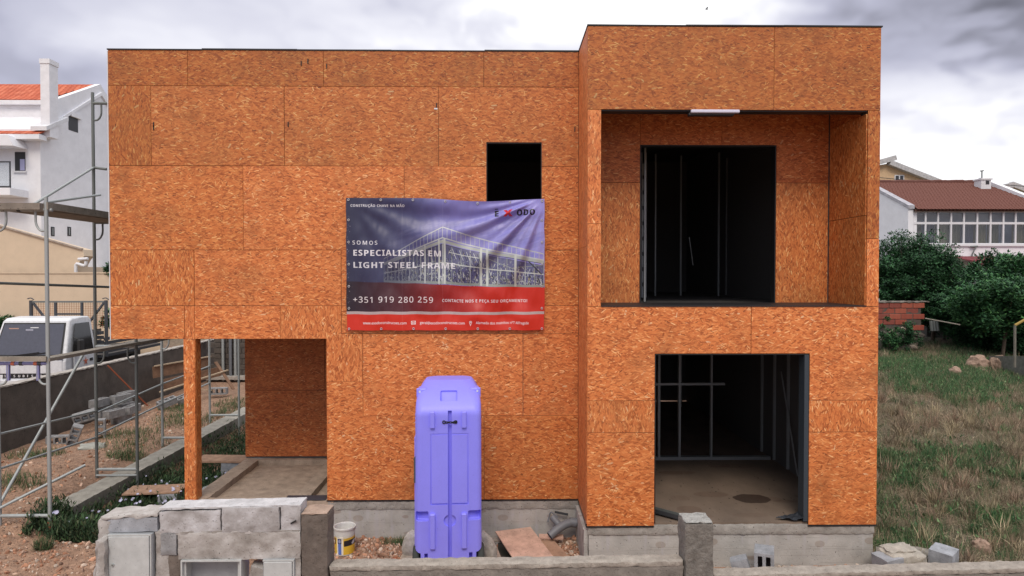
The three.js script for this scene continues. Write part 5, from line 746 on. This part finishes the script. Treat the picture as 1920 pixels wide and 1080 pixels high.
  const la = P(1828, 462); mesh('wall_pipe', [curveTube([[la.x, la.y, zf + 0.1], [la.x - 0.15, la.y - 0.28, zf + 0.1], [la.x - 0.22, la.y - 0.55, zf + 0.08]], 0.03), tube([la.x - 0.25, la.y - 0.02, zf + 0.1], [la.x + 0.05, la.y, zf + 0.1], 0.035)], M.galvDark, t);
  const aw = thing('red_awning', 'dark red awning below the window band of the white house on the right', 'awning'); const a0 = P(1817, 484, 28.6); mesh('canopy', prismX([[zf + 0.02, a0.y + 0.12], [9.25 - 28.4, a0.y - 0.1], [9.25 - 28.4, a0.y - 0.32], [9.25 - 28.45, a0.y - 0.32], [9.25 - 28.45, a0.y - 0.14], [zf + 0.02, a0.y + 0.07]], a0.x, a0.x + 5), std({ color: rgb(0.20, 0.035, 0.045), roughness: 0.8, map: fineTex }), aw);
}
{
  const gable = (name, label, D, wall, pts, edge, zlen, win) => {
    const z = 9.25 - D, t = thing(name, label, 'house'), P = (q) => { const v = at(q[0], q[1], D); return [v.x, v.y]; }; mesh('wall', prism([...pts.map(P), [P(pts[pts.length - 1])[0], -1], [P(pts[0])[0], -1]], z, z - zlen), wall, t);
    for (const [a, b, th] of edge) mesh('roof_edge', bar([...P(a), z + 0.15], [...P(b), z + 0.15], 0.5, th), conc(0.55, 0.55, 0.56), t);
    for (const [x0, y0, x1, y1] of win) { const a = P([x0, y0]), b = P([x1, y1]), f = mesh('window', box2(a[0], b[1], z + 0.005, b[0], a[1], z + 0.03), M.frame, t), m = (a[0] + b[0]) / 2; mesh('pane', box2(a[0] + 0.07, b[1] + 0.06, z + 0.031, m - 0.04, a[1] - 0.06, z + 0.04), M.glassDark, f); mesh('pane', box2(m + 0.04, b[1] + 0.06, z + 0.031, b[0] - 0.07, a[1] - 0.06, z + 0.04), M.glassDark, f); }
    return t;
  };
  gable('yellow_house', 'ochre yellow gable with grey roof edges rising behind the white house', 46, M.yellowWall, [[1560, 360], [1560, 326], [1668, 306], [1760, 345], [1760, 360]], [[[1600, 318], [1675, 297], 0.32], [[1664, 306], [1766, 346], 0.32]], 8, [[1677, 328, 1695, 342]]);
  const g = gable('lime_house', 'pale yellow green gable with a grey roof edge at the far right edge', 55, M.limeWall, [[1866, 392], [1866, 357], [1893, 346], [1960, 372], [1960, 392]], [[[1858, 357], [1896, 347], 0.4], [[1892, 346], [1966, 374], 0.4]], 8, [[1880, 362, 1892, 368]]);
  const t = thing('distant_roof', 'small orange roof in front of the pale yellow green gable', 'roof'); const a = at(1904, 377, 50), b = at(1990, 377, 50); mesh('tiled_slope', prismX([[9.25 - 50, a.y - 1], [9.25 - 50, a.y - 0.9], [9.25 - 54, a.y + 0.25], [9.25 - 54, a.y - 1]], a.x, b.x), std({ color: rgb(0.45, 0.12, 0.06), map: fineTex }), t);
  const cbl = (label, pts, d) => tag(mesh('overhead_cable', curveTube(pts.map(([x, y]) => at(x, y, d)), 0.022, 30, 5), M.dark), label, 'cable');
  cbl('thin dark cable crossing before the ochre yellow gable', [[1600, 329], [1660, 334], [1720, 339.5], [1800, 343]], 40); cbl('thin dark cable before the pale yellow green gable', [[1855, 346], [1890, 347], [1930, 350], [1990, 352]], 42);
}
{ // brick wall, low walls, post
  const D = 22.6, z = 9.25 - D, t = thing('brick_wall', 'ruined red hollow brick wall on a rubble base under the dark tree', 'wall', [0, 0, z]);
  const a = at(1640, 610, D), b = at(1731, 610, D), yt = at(1700, 567, D).y, bm = [std({ color: rgb(0.33, 0.080, 0.052), map: fineTex }), std({ color: rgb(0.26, 0.068, 0.05), map: fineTex }), std({ color: rgb(0.38, 0.10, 0.062), map: fineTex })], bw = 0.40, bh = 0.185, g = rbox(bw - 0.02, bh - 0.018, 0.16, 0.012, 2);
  for (let j = 0; j < 5; j++) for (let i = -5; i < 5; i++) { const x = b.x - (i + 0.5) * bw - (j % 2) * 0.2; if (x > b.x - 0.1 || (j === 4 && (i > 0)) || (j === 3 && i === 0)) continue; if (x < a.x - 1.2) continue; mesh('brick', g, pick(bm), t, [x, yt - 0.1 - j * bh, rr(-0.012, 0.012)], [0, 0, rr(-0.02, 0.02)]); }
  mesh('mortar_core', rough(b.x - a.x + 1.0, 0.9, 0.13, 0.01, 0.1, 3, 0.8).translate((a.x + b.x) / 2 - 0.6, yt - 0.5, 0), M.darkWall, t); mesh('cement_top', rough(b.x - a.x + 1.3, 0.06, 0.24, 0.015, 0.08, 4, 0.8).translate((a.x + b.x) / 2 - 0.5, yt + 0.02, 0), M.oldConc, t);
  for (let i = 0; i < 34; i++) { const x = rr(b.x - 1.9, b.x + 0.05), y = rr(1.1, yt - 0.85); const q = mesh('stone', stone(rr(0.06, 0.13), 1.2, 0.8, 1, i * 1.7, 0.2, 2), pick([M.oldConc, M.rubble, M.darkWall, M.darkWall]), t); q.position.set(x, y, rr(-0.05, 0.12)); }
  mesh('rubble_core', rough(3.2, 1.5, 0.3, 0.05, 0.15, 8, 0.8).translate(b.x - 1.6, 1.2, -0.06), conc(0.30, 0.265, 0.225, 0.01), t);
  const w = thing('low_block_wall', 'low mossy grey wall sloping down at the far right of the field', 'wall'); const p0 = at(1862, 690, 20.2), p1 = at(1950, 700, 18.2); mesh('wall_body', bar([p0.x, p0.y, p0.z], [p1.x, p1.y + 0.1, p1.z], 0.2, 0.72), conc(0.15, 0.155, 0.135, 0.012), w);
  const f = thing('post_frame', 'rusty pipe post with a yellowish top bar before the dark shrubs', 'post'); const q = at(1903, 668, 18.2), q1 = at(1903, 610, 18.2), q2 = at(1935, 592, 18.2); mesh('post', tube([q.x, q.y - 0.3, q.z], [q1.x, q1.y, q1.z], 0.032), conc(0.20, 0.19, 0.16), f); mesh('top_bar', tube(q1, q2, 0.034), std({ color: rgb(0.32, 0.22, 0.06) }), f);
  const bt = thing('fallen_pole', 'pale bent pole hanging between the brick wall and the shrubs', 'pole'); mesh('pole', tube(at(1735, 597, 22), at(1800, 609, 21), 0.02), M.plank, bt);
  const c = thing('corrugated_sheet', 'grey corrugated sheet leaning in the shade right of the brick wall', 'sheet'); { const u = at(1752, 611, 22.4), g2 = new THREE.BoxGeometry(0.32, 0.34, 0.02, 16, 1, 1), p = g2.attributes.position; for (let i = 0; i < p.count; i++) p.setZ(i, p.getZ(i) + 0.012 * Math.sin(p.getX(i) * 70)); g2.computeVertexNormals(); mesh('sheet', g2.rotateX(-0.2), M.galvDark, c, [u.x, u.y, u.z]); }
  const sh = thing('shade_backdrop', 'dark shed wall added in place of the shade under the shrubs', 'backdrop'); { const u0 = at(1738, 610, 24.9), u1 = at(2010, 610, 24.9); mesh('wall', box2(u0.x, 0.5, u0.z - 2, u1.x, 3.3, u0.z), std({ color: rgb(0.09, 0.085, 0.075), map: fineTex }), sh); mesh('roof', box2(u0.x - 0.1, 3.301, u0.z - 2.1, u1.x, 3.38, u0.z + 0.15), std({ color: rgb(0.06, 0.05, 0.045) }), sh); }  // added dark box that stands in for the shade under the shrubs
  const rk = (label, px, py, d, r, s, m) => { const v = at(px, py, d); return tag(mesh('rock', stone(r, 1.05, 1.05, 1, s, 0.22, 3), m, null, [v.x, v.y + r * 0.25, v.z], [0.2, s, 0.1]), label, 'rock'); };
  const rm = conc(0.42, 0.29, 0.22, 0.012); rk('pointed pinkish rock at the top of the field, left of the two large ones', 1833, 691, 20.2, 0.30, 2, rm); rk('squat brown rock at the top of the field, right of the two large ones', 1877, 693, 19.9, 0.32, 5, conc(0.33, 0.23, 0.17, 0.012)); rk('small pinkish rock between the two large rocks', 1843, 703, 19.6, 0.14, 8, rm); rk('flat reddish stone in the grass left of the two large rocks', 1791, 702, 19.3, 0.17, 11, rm); rk('low reddish stone in the grass near the low wall on the right', 1840, 1030, 9.7, 0.12, 14, rm);
}

// ---------------------------------------------------------------- plants
const leafGeo = (l, w) => { const g = new THREE.BufferGeometry(); g.setAttribute('position', new THREE.Float32BufferAttribute([0, 0, 0, -w / 2, l * 0.5, w * 0.18, 0, l * 0.5, 0, w / 2, l * 0.5, w * 0.18, 0, l, -w * 0.2], 3)); g.setIndex([0, 2, 1, 0, 3, 2, 1, 2, 4, 2, 3, 4]); g.computeVertexNormals(); g.setAttribute('uv', new THREE.Float32BufferAttribute([0.5, 0, 0, 0.5, 0.5, 0.5, 1, 0.5, 0.5, 1], 2)); return g; };
const bladeGeo = (h, w, bend) => { const g = new THREE.BufferGeometry(); g.setAttribute('position', new THREE.Float32BufferAttribute([-w / 2, 0, 0, w / 2, 0, 0, -w * 0.35, h * 0.55, bend * 0.3, w * 0.35, h * 0.55, bend * 0.3, 0, h, bend], 3)); g.setIndex([0, 1, 2, 1, 3, 2, 2, 3, 4]); g.computeVertexNormals(); return g; };
const Q = new THREE.Quaternion(), Eu = new THREE.Euler(), Mx = new THREE.Matrix4(), Sv = new THREE.Vector3(), Pv = new THREE.Vector3(), Cv = new THREE.Color();
function instances(name, geo, mat, n, place, parent) {
  const im = new THREE.InstancedMesh(geo, mat, n); let k = 0;
  for (let i = 0; i < n; i++) { const q = place(i); if (!q) continue; Eu.set(...q.r, 'YXZ'); Mx.compose(Pv.set(...q.p), Q.setFromEuler(Eu), Sv.set(...(q.s.length ? q.s : [q.s, q.s, q.s]))); im.setMatrixAt(k, Mx); im.setColorAt(k, Cv.setRGB(...q.c)); k++; }
  im.count = k; im.name = parent ? name : numbered(name); im.castShadow = im.receiveShadow = true; stuff(im); (parent ?? scene).add(im); return im;
}
const leafMat = new THREE.MeshPhysicalMaterial({ roughness: 0.7, specularIntensity: 0.45, side: THREE.DoubleSide, color: 0xffffff, transmission: 0.12, thickness: 0 }), grassMat = std({ roughness: 0.85, side: THREE.DoubleSide, color: 0xffffff });
// a bush or tree: trunk with limbs, and leaves in clumps through an uneven crown
function bush(name, label, cat, c, rad, nClump, perClump, cols, leaf, trunk) {
  const base = groundY(c[0], c[2]), t = thing(name, label, cat, [c[0], base, c[2]]), cy = c[1] - base, limbs = [];
  if (trunk) { limbs.push(tube([0, -0.1, 0], [0.08, cy * 0.6, 0.05], trunk), tube([0.08, cy * 0.6, 0.05], [0.2, cy, -0.1], trunk * 0.7)); }
  const clumps = [];
  for (let i = 0; i < nClump; i++) { let v; do v = new THREE.Vector3(rr(-1, 1), rr(-1, 1), rr(-1, 1)); while (v.length() > 1); const L = v.length(); v.multiplyScalar(0.55 + 0.45 * L).multiplyScalar(1 + 0.34 * n3(v.x * 1.8 + c[0], v.y * 1.8, v.z * 1.8)); const p = new THREE.Vector3(v.x * rad[0], cy + v.y * rad[1], v.z * rad[2]); clumps.push(p); if (trunk && i % 3 === 0) limbs.push(tube([0.08, cy * 0.55, 0.05], [p.x, p.y, p.z], trunk * 0.22, 5)); }
  if (limbs.length) mesh('trunk', limbs, conc(0.10, 0.075, 0.055), t);
  instances('foliage', leafGeo(leaf, leaf * 0.5), leafMat, nClump * perClump, (i) => { const q = clumps[Math.floor(i / perClump)], cr = 0.27 * Math.min(rad[0], rad[1] * 1.1, 1.3); let v; do v = [rr(-1, 1), rr(-1, 1), rr(-1, 1)]; while (Math.hypot(...v) > 1); const k = pick(cols), b = rr(0.7, 1.3); return { p: [q.x + v[0] * cr, q.y + v[1] * cr * 0.8, q.z + v[2] * cr], r: [rr(0.6, 2.4), rr(0, 6.28), rr(-0.6, 0.6)], s: rr(0.6, 1.25), c: k.map((m) => m * b) }; }, t);
  return t;
}
{
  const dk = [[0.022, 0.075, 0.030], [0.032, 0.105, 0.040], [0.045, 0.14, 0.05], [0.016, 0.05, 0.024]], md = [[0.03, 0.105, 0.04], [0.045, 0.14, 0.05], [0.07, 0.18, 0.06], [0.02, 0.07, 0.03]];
  const c1 = at(1700, 505, 24.6), c2 = at(1880, 570, 21), c3 = at(1770, 565, 24.2), c4 = at(1940, 530, 22.5), c5 = at(1815, 600, 23.5), c6 = at(1862, 515, 24.5), c7 = at(1750, 512, 24);
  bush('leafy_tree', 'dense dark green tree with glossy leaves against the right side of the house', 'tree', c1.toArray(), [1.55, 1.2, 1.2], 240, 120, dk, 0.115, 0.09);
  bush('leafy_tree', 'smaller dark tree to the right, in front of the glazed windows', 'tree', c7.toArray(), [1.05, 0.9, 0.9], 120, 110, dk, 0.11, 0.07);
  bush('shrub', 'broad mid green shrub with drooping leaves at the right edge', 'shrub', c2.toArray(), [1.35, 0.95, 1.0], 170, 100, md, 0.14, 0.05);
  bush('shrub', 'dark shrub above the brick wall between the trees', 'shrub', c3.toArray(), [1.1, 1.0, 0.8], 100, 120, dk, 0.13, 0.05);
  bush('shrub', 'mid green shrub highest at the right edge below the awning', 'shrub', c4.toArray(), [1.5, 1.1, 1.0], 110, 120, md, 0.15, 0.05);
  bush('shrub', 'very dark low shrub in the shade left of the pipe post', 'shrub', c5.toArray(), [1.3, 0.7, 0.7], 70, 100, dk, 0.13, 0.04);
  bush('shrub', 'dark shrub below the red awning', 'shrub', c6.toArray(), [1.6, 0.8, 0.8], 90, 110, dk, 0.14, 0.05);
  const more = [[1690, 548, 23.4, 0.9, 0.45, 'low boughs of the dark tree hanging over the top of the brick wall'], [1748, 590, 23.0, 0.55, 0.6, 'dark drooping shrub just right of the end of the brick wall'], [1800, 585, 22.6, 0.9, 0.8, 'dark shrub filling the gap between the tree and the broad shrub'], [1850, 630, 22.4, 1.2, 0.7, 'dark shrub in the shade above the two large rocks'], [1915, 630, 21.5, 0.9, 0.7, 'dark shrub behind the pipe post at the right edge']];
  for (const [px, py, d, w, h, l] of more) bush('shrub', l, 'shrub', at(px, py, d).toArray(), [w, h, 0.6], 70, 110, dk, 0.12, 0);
  const sm = at(1668, 632, 22.0); bush('ivy_clump', 'clump of ivy over the rubble base of the brick wall', 'ivy', sm.toArray(), [0.35, 0.5, 0.25], 30, 90, md, 0.08); const sm2 = at(1702, 630, 22.1); bush('ivy_clump', 'dark creeper hanging over the middle of the rubble base', 'ivy', sm2.toArray(), [0.4, 0.5, 0.2], 30, 80, dk, 0.08);
  const fl = at(199, 502, 24); bush('garden_bush', 'small dark bush above the cream garden wall at the house corner', 'bush', [fl.x, fl.y, fl.z - 0.6], [0.35, 0.4, 0.3], 24, 60, dk, 0.12); const f2 = at(204, 600, 23.0); bush('garden_bush', 'green weed growing behind the load rack of the truck', 'bush', [f2.x, f2.y, f2.z], [0.25, 0.45, 0.25], 16, 50, md, 0.12); const f3 = at(2, 612, 24); bush('garden_bush', 'low green bush left of the truck cab', 'bush', [f3.x, f3.y, f3.z], [0.5, 0.4, 0.3], 20, 60, md, 0.12);
}
{ // the field: green and dry grass
  const dry = [[0.32, 0.26, 0.17], [0.25, 0.20, 0.135], [0.41, 0.34, 0.22], [0.18, 0.14, 0.10], [0.30, 0.21, 0.15]], grn = [[0.055, 0.15, 0.055], [0.04, 0.11, 0.045], [0.085, 0.19, 0.065], [0.11, 0.17, 0.075], [0.16, 0.17, 0.09]];
  const onGround = (px, py) => { let y = 0, v; for (let i = 0; i < 12; i++) { v = onY(px, py, y); y = groundY(v.x, v.z); } return v; };
  // patches of green growth, of matted straw and of bare soil, where the photograph shows them: pixel, half width in metres, half depth
  const spots = (list) => list.map(([px, py, w, d, k]) => { const v = onGround(px, py); return [v.x, v.z, w * 0.9, d * 1.9, k ?? 1]; });
  const greens = spots([[1690, 690, 0.9, 1.2], [1770, 705, 1.1, 1.0], [1800, 690, 1.2, 0.9], [1900, 690, 0.8, 1.2], [1680, 725, 0.5, 0.5], [1780, 735, 0.7, 0.5, 0.8], [1690, 868, 0.5, 0.35], [1750, 850, 0.45, 0.3], [1775, 872, 0.35, 0.25], [1665, 890, 0.35, 0.4], [1850, 850, 0.5, 0.35, 0.8], [1880, 885, 0.5, 0.3], [1720, 905, 0.5, 0.25, 0.7], [1675, 960, 0.3, 0.3, 0.8], [1700, 1000, 0.45, 0.25, 0.7], [1830, 985, 0.55, 0.2], [1885, 975, 0.4, 0.2], [1660, 1030, 0.4, 0.25], [1740, 1030, 0.5, 0.15, 0.8], [1880, 1030, 0.5, 0.2, 0.7], [1910, 1000, 0.3, 0.2], [1905, 770, 0.5, 0.6, 0.6]]);
  const bares = spots([[1680, 812, 1.0, 0.22], [1790, 822, 0.7, 0.25, 0.8], [1760, 990, 0.5, 0.12], [1820, 1020, 0.6, 0.10], [1700, 950, 0.4, 0.10, 0.7], [1690, 760, 1.0, 0.4, 0.5], [1800, 770, 0.9, 0.35, 0.4]]);
  const sum = (l, x, z) => l.reduce((q, [a, b2, w, d, k]) => q + k * Math.exp(-(((x - a + 0.3 * n2(x * 2, z * 2)) / w) ** 2) - (((z - b2 + 0.3 * n2(x * 2 + 9, z * 2)) / d) ** 2)), 0);
  const patch = (x, z) => -0.41 + 0.3 * smooth(-10.3, -12, z) + 0.75 * Math.min(1.1, sum(greens, x, z)) + 0.75 * fbm2(x * 1.1 + 3, z * 1.3, 3) + 0.4 * n2(x * 5, z * 5), bare = (x, z) => Math.min(1, sum(bares, x, z));
  const field = () => { const z = 1.2 - 15.5 * Math.pow(R(), 0.8), x = rr(5.17, 5.17 + 1.6 + 0.62 * (9.25 - z) - 3.3); return [x, z]; };
  instances('grass', bladeGeo(1, 0.05, 0.35), grassMat, 300000, () => {
    const [x, z] = field(); if (grassMask(x + 0.25, z) < R() * 0.9) return null; if (R() < 0.8 * bare(x, z)) return null; const pt = patch(x, z);
    const g = pt + rr(-0.45, 0.45) > 0, near = 9.25 - z, h = (g ? rr(0.06, 0.20) : rr(0.07, 0.27)) * (0.75 + 0.5 * clamp(pt + 0.4)), k = pick(g ? grn : dry), b = rr(0.5, 1.35);
    return { p: [x, groundY(x, z) - 0.01, z], r: [g ? rr(-0.7, 0.7) : rr(-1.25, 1.25), rr(0, 6.28), rr(-0.4, 0.4)], s: [h * (g ? 0.95 : 0.5), h, h], c: k.map((m) => m * b) };
  }).userData = { kind: 'stuff', label: 'dry and green grass covering the sloping field right of the house', category: 'grass' };
  const tus = Array.from({ length: 900 }, () => { const [x, z] = field(); return [x, z, patch(x, z) + rr(-0.3, 0.3) > 0.02, rr(0.6, 1.3), rr(0.03, 0.12), Math.floor(R() * 5)]; });
  instances('tussocks', bladeGeo(1, 0.035, 0.4), grassMat, 45000, (i) => { const [x0, z0, g, sc, sp, ci] = tus[i % 900]; if (x0 < 5.35) return null; const a = rr(0, 6.28), q = sp * Math.sqrt(R()), x = x0 + q * Math.cos(a), z = z0 + q * Math.sin(a), h = sc * (g ? rr(0.08, 0.26) : rr(0.12, 0.36)), k = (g ? grn : dry)[ci % (g ? grn : dry).length], b = rr(0.55, 1.4); return { p: [x, groundY(x, z) - 0.01, z], r: [rr(-0.9, 0.9), rr(0, 6.28), rr(-0.5, 0.5)], s: [h, h, h], c: k.map((m) => m * b) }; }).userData = { kind: 'stuff', label: 'taller tussocks of dry and green grass standing in the field', category: 'grass' };
  instances('straw', bladeGeo(1, 0.022, 0.12), grassMat, 42000, () => { const [x, z] = field(); const pt = patch(x, z); if (pt > 0.05 && R() < 0.8) return null; const k = pick(dry), b = rr(0.8, 1.35), h = rr(0.12, 0.4); return { p: [x, groundY(x, z) + rr(0.005, 0.05), z], r: [rr(1.25, 1.6), rr(0, 6.28), 0], s: [h, h, h], c: k.map((m) => m * b) }; }).userData = { kind: 'stuff', label: 'loose dry straw lying in the grass field', category: 'straw' };
  instances('broad_weeds', leafGeo(0.075, 0.04), grassMat, 40000, () => { const [x, z] = field(); const pt = patch(x, z); if (pt + rr(-0.3, 0.2) < 0.2) return null; const k = pick(grn), b = rr(0.6, 1.5); return { p: [x, groundY(x, z) + rr(0, 0.10), z], r: [rr(0.2, 1.4), rr(0, 6.28), rr(-0.5, 0.5)], s: rr(0.5, 1.2), c: k.map((m) => m * b) }; }).userData = { kind: 'stuff', label: 'low broad leaved weeds in green patches of the field', category: 'weeds' };
}
{ // weeds with pale violet flowers between the kerb and the house, tufts in the yard
  const grn = [[0.035, 0.075, 0.03], [0.05, 0.10, 0.035], [0.025, 0.055, 0.025], [0.08, 0.10, 0.05]];
  const wz = (x, z) => 0.42 + fbm2(x * 0.9 + 40, z * 0.9, 3);
  const spot = () => { const r = R(); if (r < 0.72) return [rr(-6.95, -4.75), rr(-4.8, -1.0)]; if (r < 0.86) return [rr(-7.0, -4.9), rr(-10, -4.5)]; return [rr(-7.2, -6.2), rr(-1.9, -1.05)]; };
  instances('weeds', leafGeo(0.085, 0.022), grassMat, 90000, () => { const [x, z] = spot(); if (wz(x, z) < R() * 0.35) return null; if (z > -0.9 && x < -6.4 + 0.3 * n2(x * 3, z * 3) && R() < 0.6) return null; const k = pick(grn), b = rr(0.6, 1.3); return { p: [x, groundY(x, z) + rr(0, 0.4) * R(), z], r: [rr(-0.2, 1.2), rr(0, 6.28), rr(-0.6, 0.6)], s: rr(0.6, 1.5), c: k.map((m) => m * b) }; }).userData = { kind: 'stuff', label: 'dark green weeds growing between the kerb beam and the house', category: 'weeds' };
  const pet = []; for (let i = 0; i < 9; i++) pet.push(new THREE.BoxGeometry(0.012, 0.004, 0.03).translate(0, 0.004, 0.02).rotateX(-0.3).rotateY(i * 0.698)); const pg = merge([...pet, new THREE.SphereGeometry(0.008, 6, 5)]);
  instances('flowers', pg, std({ color: 0xffffff, side: THREE.DoubleSide }), 110, () => { const x = rr(-6.9, -5.0), z = rr(-4.2, -1.1); const b = rr(0.8, 1.1); return { p: [x, groundY(x, z) + rr(0.30, 0.46), z], r: [rr(0.2, 0.9), rr(-0.6, 0.6), 0], s: rr(0.5, 1.05), c: [0.52 * b, 0.52 * b, 0.70 * b] }; }).userData = { kind: 'stuff', label: 'pale violet blue flowers among the dark green weeds', category: 'flowers' };
  const tufts = [[-1.45, -0.86, 0.34, 0.10], [-1.25, -0.80, 0.25, 0.08], [-8.6, -2.9, 0.5, 0.4], [-8.3, -6.2, 0.8, 0.7], [-8.9, -7.2, 0.7, 0.6], [-8.2, -8.4, 0.8, 0.6], [-7.9, -5.2, 0.4, 0.4], [-8.8, -9.4, 0.6, 0.8], [-6.7, -0.75, 0.12, 0.08], [-5.6, -0.6, 0.15, 0.1], [-7.8, -9.8, 0.3, 1.2], [-8.0, -11.2, 0.6, 0.8], [-9.8, -5.2, 0.6, 0.4], [-6.9, -11.5, 0.6, 1.0], [-2.0, 2.2, 0.25, 0.3], [-9.3, -10.5, 0.5, 0.6]];
  instances('grass_tufts', bladeGeo(1, 0.07, 0.4), grassMat, 9000, () => { const t = pick(tufts), a = rr(0, 6.28), q = Math.pow(R(), 0.7), x = t[0] + Math.cos(a) * q * t[2], z = t[1] + Math.sin(a) * q * t[3]; const k = pick([[0.05, 0.12, 0.045], [0.07, 0.14, 0.05], [0.10, 0.12, 0.055], [0.22, 0.17, 0.10]]), b = rr(0.6, 1.25), h = rr(0.06, 0.2) * (t[0] > -3 ? 0.75 : 1); return { p: [x, groundY(x, z) - 0.01, z], r: [rr(-0.8, 0.8), rr(0, 6.28), rr(-0.4, 0.4)], s: h, c: k.map((m) => m * b) }; }).userData = { kind: 'stuff', label: 'tufts of grass scattered over the bare yard soil', category: 'grass' };
  // chips, crumbs of brick and gravel on the soil
  const peb = new THREE.IcosahedronGeometry(1, 0);
  instances('gravel', peb, std({ color: 0xffffff, roughness: 0.95, flatShading: true }), 14000, (i) => { const a = R(); const [x, z] = a < 0.42 ? [rr(-2.7, 1.2), rr(-1.08, 0.9)] : a < 0.66 ? [rr(1.2, 5.6), rr(0.0, 1.3)] : a < 0.85 ? [rr(-10.6, -7.4), rr(-11, 0)] : [rr(-7.6, -4.2), rr(-1.4, 1.0)]; const k = pick([[0.46, 0.25, 0.16], [0.36, 0.18, 0.11], [0.52, 0.36, 0.27], [0.30, 0.20, 0.15], [0.55, 0.46, 0.38]]), b = rr(0.7, 1.25), s = 0.006 + 0.03 * Math.pow(R(), 3.2); return { p: [x, groundY(x, z) + s * 0.3, z], r: [rr(0, 6), rr(0, 6), rr(0, 6)], s: [s * rr(0.8, 1.8), s * rr(0.4, 0.8), s], c: k.map((m) => m * b) }; }).userData = { kind: 'stuff', label: 'reddish gravel and chips strewn over the yard soil', category: 'gravel' };
  const bd = thing('bird', 'tiny dark bird flying high above the right block', 'bird', at(1325, 17, 60).toArray()); mesh('body', new THREE.SphereGeometry(0.06, 10, 8).scale(2.2, 0.8, 1), M.dark, bd); mesh('wing', new THREE.BoxGeometry(0.10, 0.01, 0.26).translate(0, 0.03, 0.15).rotateX(-0.2), M.dark, bd); mesh('wing', new THREE.BoxGeometry(0.10, 0.01, 0.26).translate(0, 0.03, -0.15).rotateX(0.2), M.dark, bd);
}

renderer.render(scene, camera);
